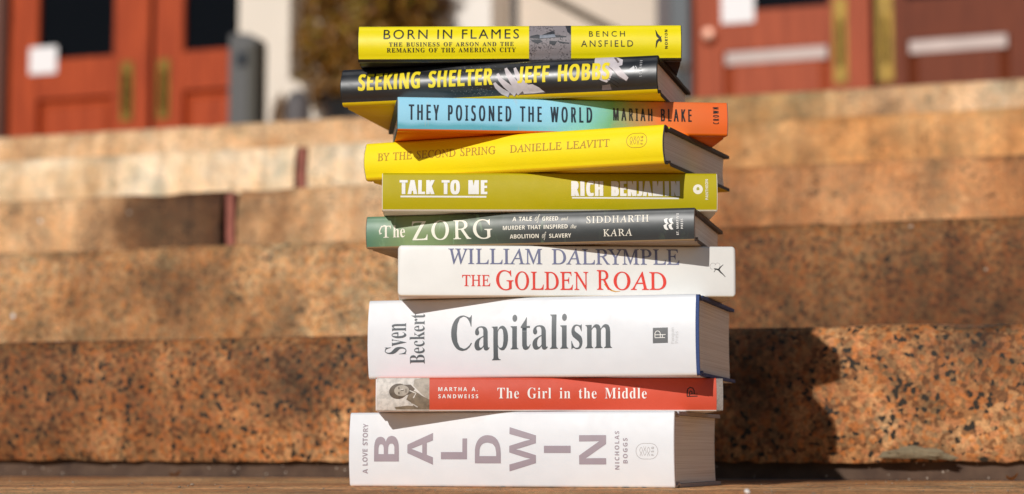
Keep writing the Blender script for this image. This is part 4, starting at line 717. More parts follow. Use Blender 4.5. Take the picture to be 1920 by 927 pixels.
# ------------------------------------------------------------------ books
INK = {
 'ink_black': (34, 32, 30), 'ink_yellow': (246, 222, 34), 'ink_pale': (214, 212, 212), 'ink_speck': (150, 146, 140), 'ink_navy': (34, 48, 62),
 'ink_ochre': (186, 138, 22), 'ink_white': (246, 244, 238), 'ink_cream': (244, 238, 220), 'ink_olive': (176, 172, 60), 'ink_indigo': (116, 120, 152), 'ink_red': (232, 62, 48),
 'ink_amber': (222, 158, 60), 'ink_greyline': (176, 172, 172), 'ink_slate': (84, 90, 94), 'ink_grey': (98, 100, 102), 'ink_lightgrey': (206, 206, 206),
 'ink_maroon': (52, 20, 12), 'ink_mauve': (160, 146, 154), 'print_grey': (128, 122, 122), 'print_dark': (54, 56, 62), 'print_steel': (140, 146, 158),
 'print_skin': (208, 198, 200), 'print_skin_shade': (112, 98, 96), 'print_cream': (226, 218, 208), 'print_tan_light': (184, 172, 156), 'print_tan': (140, 124, 104), 'print_brown': (104, 88, 72)}
INKM = {}
def ink(n):
    if n not in INKM:
        if n == 'print_grey':
            m = NT(n); v = m.coord(); f = m.noise(v, 700, 3, .7); h = m.noise(v, 130, 2)
            c = m.ramp(f, [(.36, lin((58, 54, 56))), (.47, lin((134, 126, 128))), (.7, lin((160, 150, 152)))])
            m.base(m.mix(m.ramp(h, [(.5, (0, 0, 0, 1)), (.58, (1, 1, 1, 1))]), c, lin((140, 132, 134)))); m.rough(.35); INKM[n] = m.m
        elif n.startswith('print_'):
            m = NT(n); v = m.coord(); a = lin(INK[n]); d = tuple(x * (.86 if 'skin' in n else .62) for x in a[:3]) + (1,)
            m.base(m.ramp(m.noise(v, 230, 3, .6), [(.3, d), (.58, a)])); m.rough(.4); INKM[n] = m.m
        else: INKM[n] = paper(n, INK[n], .42, var=.06)
    return INKM[n]

PAGES = NT('page_edges'); v = PAGES.coord((2, 2, 1300)); f = PAGES.noise(v, 1.3, 3, .7)
v2 = PAGES.coord((6, 6, 40)); f2 = PAGES.noise(v2, 1, 2)
PAGES.base(PAGES.mix(PAGES.ramp(f2, [(.3, (.0, .0, .0, 1)), (.8, (.35, .35, .35, 1))]), PAGES.ramp(f, [(.3, lin((206, 196, 184))), (.5, lin((240, 233, 224))), (.75, lin((250, 246, 240)))]), lin((238, 222, 198))))
PAGES.rough(.9); PAGES.bump(f, .35, .0006); PAGES = PAGES.m

def gradient_paper(name, stops, x0, x1, extra=None, rough=.38):
    m = NT(name); tc = m.n('ShaderNodeTexCoord'); sx = m.n('ShaderNodeSeparateXYZ'); m.l(tc.outputs['Object'], sx.inputs[0])
    v = tc.outputs['Object']; nz = m.noise(v, 45, 4, .6)
    ma = m.n('ShaderNodeMath', operation='MULTIPLY_ADD'); ma.inputs[1].default_value = .02; m.l(nz, ma.inputs[0]); m.l(sx.outputs[0], ma.inputs[2])
    mr = m.n('ShaderNodeMapRange'); m.l(ma.outputs[0], mr.inputs[0]); mr.inputs[1].default_value = x0 + .01; mr.inputs[2].default_value = x1 + .01
    col = m.ramp(mr.outputs[0], [(p, lin(c)) for p, c in stops])
    if extra: col = extra(m, col, sx, v)
    m.base(col); m.rough(rough); m.bump(m.noise(v, 22, 3), .16, .004)
    return m.m
def pois_extra(m, col, sx, v):
    # orange washes creeping in from the lower edge and one faint drip
    nz = m.noise(v, 38, 3)
    a = m.n('ShaderNodeMath', operation='MULTIPLY_ADD'); a.inputs[1].default_value = -.006; m.l(nz, a.inputs[0]); m.l(sx.outputs[2], a.inputs[2])
    r = m.n('ShaderNodeMapRange'); m.l(a.outputs[0], r.inputs[0]); r.inputs[1].default_value = .0005; r.inputs[2].default_value = .0035; r.inputs[3].default_value = .7; r.inputs[4].default_value = 0
    rx = m.n('ShaderNodeMapRange'); m.l(sx.outputs[0], rx.inputs[0]); rx.inputs[1].default_value = -.05; rx.inputs[2].default_value = .01; rx.inputs[3].default_value = 1; rx.inputs[4].default_value = 0
    mr = m.n('ShaderNodeMath', operation='MULTIPLY'); m.l(r.outputs[0], mr.inputs[0]); m.l(rx.outputs[0], mr.inputs[1])
    col = m.mix(mr.outputs[0], col, lin((74, 176, 190)))
    mp = m.n('ShaderNodeMapping'); mp.inputs['Scale'].default_value = (1, 1, .16); m.l(v, mp.inputs[0])
    d = m.noise(mp.outputs[0], 75, 3, .6, .5)
    f = m.ramp(d, [(.62, (0, 0, 0, 1)), (.72, (.5, .5, .5, 1))])
    mf = m.n('ShaderNodeMath', operation='MULTIPLY'); m.l(f, mf.inputs[0]); m.l(rx.outputs[0], mf.inputs[1])
    return m.mix(mf.outputs[0], col, lin((228, 190, 160)))
def zorg_extra(m, col, sx, v):
    mp = m.n('ShaderNodeMapping'); mp.inputs['Scale'].default_value = (1, 1, .3); mp.inputs['Rotation'].default_value = (0, R(24), 0); m.l(v, mp.inputs[0])
    d = m.noise(mp.outputs[0], 130, 4, .6, 1.2)
    f = m.ramp(d, [(.60, (0, 0, 0, 1)), (.68, (.55, .55, .55, 1))])
    g = m.n('ShaderNodeMapRange'); m.l(sx.outputs[0], g.inputs[0]); g.inputs[1].default_value = -.09; g.inputs[2].default_value = .06; g.inputs[3].default_value = .9; g.inputs[4].default_value = .12
    mu = m.n('ShaderNodeMath', operation='MULTIPLY'); m.l(f, mu.inputs[0]); m.l(g.outputs[0], mu.inputs[1])
    return m.mix(mu.outputs[0], col, lin((142, 176, 132)))

BOOKS = {"bald": {"x": -0.00324, "y": 1.41089, "yaw": 17.2, "L": 0.23934, "z0": 0, "t": 0.0533}, "girl": {"x": 0.0243, "y": 1.41, "yaw": -1.0, "L": 0.24092, "z0": 0.0533, "t": 0.0239}, "capi": {"x": 0.01125, "y": 1.41073, "yaw": 15.5, "L": 0.2405, "z0": 0.0772, "t": 0.0574}, "gold": {"x": 0.03959, "y": 1.41402, "yaw": -2.3, "L": 0.2416, "z0": 0.1346, "t": 0.037}, "zorg": {"x": 0.01065, "y": 1.41054, "yaw": 13.3, "L": 0.2394, "z0": 0.1716, "t": 0.0239}, "talk": {"x": 0.02703, "y": 1.41, "yaw": -0.5, "L": 0.23866, "z0": 0.1955, "t": 0.0281}, "seco": {"x": -0.00235, "y": 1.40936, "yaw": 22.3, "L": 0.23041, "z0": 0.2236, "t": 0.0284}, "pois": {"x": 0.03733, "y": 1.4101, "yaw": -5.8, "L": 0.23815, "z0": 0.252, "t": 0.0249}, "seek": {"x": -0.01192, "y": 1.41055, "yaw": 13.8, "L": 0.23383, "z0": 0.2769, "t": 0.0279}, "born": {"x": 0.00535, "y": 1.41, "yaw": 1.3, "L": 0.23227, "z0": 0.3048, "t": 0.0266}}
TEXTS = [
["born","title_lettering","ink_black","G","BORN IN FLAMES",-98.04,-0.36,15.94,23.16,0,1.0],
["born","subtitle_lettering","ink_black","B","THE BUSINESS OF ARSON AND THE",-94.0,-4.2,10.51,13.4,0,1.0],
["born","subtitle_lettering","ink_black","B","REMAKING OF THE AMERICAN CITY",-95.66,-2.66,6.45,9.42,0,1.0],
["born","author_lettering","ink_black","G","BENCH",50.1,75.85,17.08,21.21,0,1.0],
["born","author_lettering","ink_black","G","ANSFIELD",44.36,81.66,9.75,14.19,0,1.0],
["born","publisher_lettering","ink_black","S","NORTON",8.19,22.17,106.5,104.48,1,1.0],
["seek","title_lettering","ink_yellow","X","SEEKING SHELTER",-103.29,-2.33,10.37,22.61,0,1.0],
["seek","author_lettering","ink_yellow","X","JEFF HOBBS",16.6,83.08,10.55,22.81,0,1.0],
["seek","publisher_lettering","ink_pale","C","SCRIBNER",11.44,23.28,106.64,104.89,1,1.0],
["pois","title_lettering","ink_navy","C","THEY POISONED THE WORLD",-110.98,19.96,7.8,18.76,0,1.0],
["pois","author_lettering","ink_black","C","MARIAH BLAKE",35.82,92.42,9.62,18.57,0,1.0],
["pois","publisher_lettering","ink_black","C","CROWN",8.42,20.52,112.64,108.49,1,1.0],
["seco","title_lettering","ink_ochre","R","BY THE SECOND SPRING",-104.21,-10.27,13.78,19.33,0,1.0],
["seco","author_lettering","ink_ochre","R","DANIELLE LEAVITT",0.9,76.38,13.97,19.31,0,1.0],
["seco","publisher_emblem_letters","ink_ochre","S","FSG",14.18,19.96,101.1,99.27,1,1.0],
["talk","title_lettering","ink_white","H","TALK TO ME",-106.61,-45.31,12.14,22.28,0,1.0],
["talk","author_lettering","ink_white","H","RICH BENJAMIN",15.99,92.09,10.91,21.67,0,1.0],
["talk","publisher_lettering","ink_cream","S","PANTHEON",8.48,23.16,113.15,111.17,1,1.0],
["zorg","title_lettering","ink_cream","R","T",-108.72,-101.06,7.68,16.24,0,1.0],
["zorg","title_lettering","ink_cream","B","he",-99.45,-90.4,7.65,16.39,0,1.0],
["zorg","title_lettering","ink_cream","R","ZORG",-85.38,-25.45,5.35,18.86,0,1.0],
["zorg","subtitle_lettering","ink_cream","S","A TALE",-10.71,3.51,16.93,20.07,0,1.0],
["zorg","subtitle_lettering","ink_cream","I","of",5.65,9.35,16.84,19.91,0,1.0],
["zorg","subtitle_lettering","ink_cream","S","GREED",11.1,22.74,16.71,19.76,0,1.0],
["zorg","subtitle_lettering","ink_cream","I","and",24.87,29.9,16.67,19.34,0,1.0],
["zorg","subtitle_lettering","ink_cream","S","MURDER THAT INSPIRED",-17.6,29.69,10.9,13.8,0,1.0],
["zorg","subtitle_lettering","ink_cream","I","the",31.81,36.06,10.82,13.64,0,1.0],
["zorg","subtitle_lettering","ink_cream","S","ABOLITION",-12.63,8.56,4.72,7.55,0,1.0],
["zorg","subtitle_lettering","ink_cream","I","of",10.89,13.99,4.55,7.37,0,1.0],
["zorg","subtitle_lettering","ink_cream","S","SLAVERY",16.13,32.1,4.55,7.36,0,1.0],
["zorg","author_lettering","ink_cream","R","SIDDHARTH",43.19,87.84,14.13,18.98,0,1.0],
["zorg","author_lettering","ink_cream","R","KARA",55.24,75.85,4.71,9.47,0,1.0],
["zorg","publisher_lettering","ink_white","S","ST. MARTIN'S",4.31,19.46,108.98,107.43,1,1.0],
["zorg","publisher_lettering","ink_white","S","PRESS",8.59,15.5,112.06,110.56,1,1.0],
["gold","author_lettering","ink_indigo","R","WILLIAM DALRYMPLE",-85.2,80.1,23.28,34.22,0,1.0],
["gold","title_lettering","ink_red","R","THE",-75.14,-55.19,7.5,15.42,0,1.0],
["gold","title_lettering","ink_red","R","G",-51.01,-38.63,4.9,19.0,0,0.95],
["gold","title_lettering","ink_red","R","OLDEN",-37.57,14.71,5.03,17.85,0,1.0],
["gold","title_lettering","ink_red","R","R",20.88,31.17,5.21,19.19,0,1.0],
["gold","title_lettering","ink_red","R","OAD",32.85,70.65,5.2,17.89,0,1.0],
["capi","title_lettering","ink_slate","D","Capitalism",-56.86,61.01,19.8,44.25,0,1.0],
["capi","author_lettering","ink_slate","D","Sven",17.67,40.05,-90.91,-101.66,1,1.0],
["capi","author_lettering","ink_slate","D","Beckert",10.7,46.71,-76.97,-88.15,1,1.0],
["capi","publisher_lettering","ink_lightgrey","L","Penguin",22.51,33.49,105.25,103.0,1,1.0],
["capi","publisher_lettering","ink_lightgrey","L","Press",22.69,30.85,108.1,105.84,1,1.0],
["girl","author_lettering","ink_white","S","MARTHA A.",-76.35,-48.6,14.12,16.82,0,1.0],
["girl","author_lettering","ink_white","S","SANDWEISS",-76.33,-48.18,9.12,11.83,0,1.0],
["girl","title_lettering","ink_white","D","The Girl in the Middle",-34.62,70.93,9.05,16.42,0,1.0],
["bald","title_lettering","ink_mauve","S","B",17.98,36.21,-81.48,-100.5,1,0],
["bald","title_lettering","ink_mauve","S","A",15.67,38.23,-55.66,-74.97,1,0],
["bald","title_lettering","ink_mauve","S","L",19.59,34.26,-30.0,-49.54,1,0],
["bald","title_lettering","ink_mauve","S","D",16.76,36.54,-4.88,-24.14,1,0],
["bald","title_lettering","ink_mauve","S","W",11.14,42.12,20.95,1.43,1,0],
["bald","title_lettering","ink_mauve","S","I",24.0,29.01,46.27,26.88,1,0],
["bald","title_lettering","ink_mauve","S","N",16.11,36.34,71.78,52.37,1,0],
["bald","subtitle_lettering","ink_mauve","S","A LOVE STORY",9.22,45.06,-105.56,-109.35,1,1.0],
["bald","author_lettering","ink_mauve","S","NICHOLAS",12.61,39.09,81.16,78.04,1,1.0],
["bald","author_lettering","ink_mauve","S","BOGGS",16.88,34.29,87.09,83.94,1,1.0],
["bald","publisher_emblem_letters","ink_greyline","S","FSG",22.28,28.28,105.77,103.87,1,1.0]]
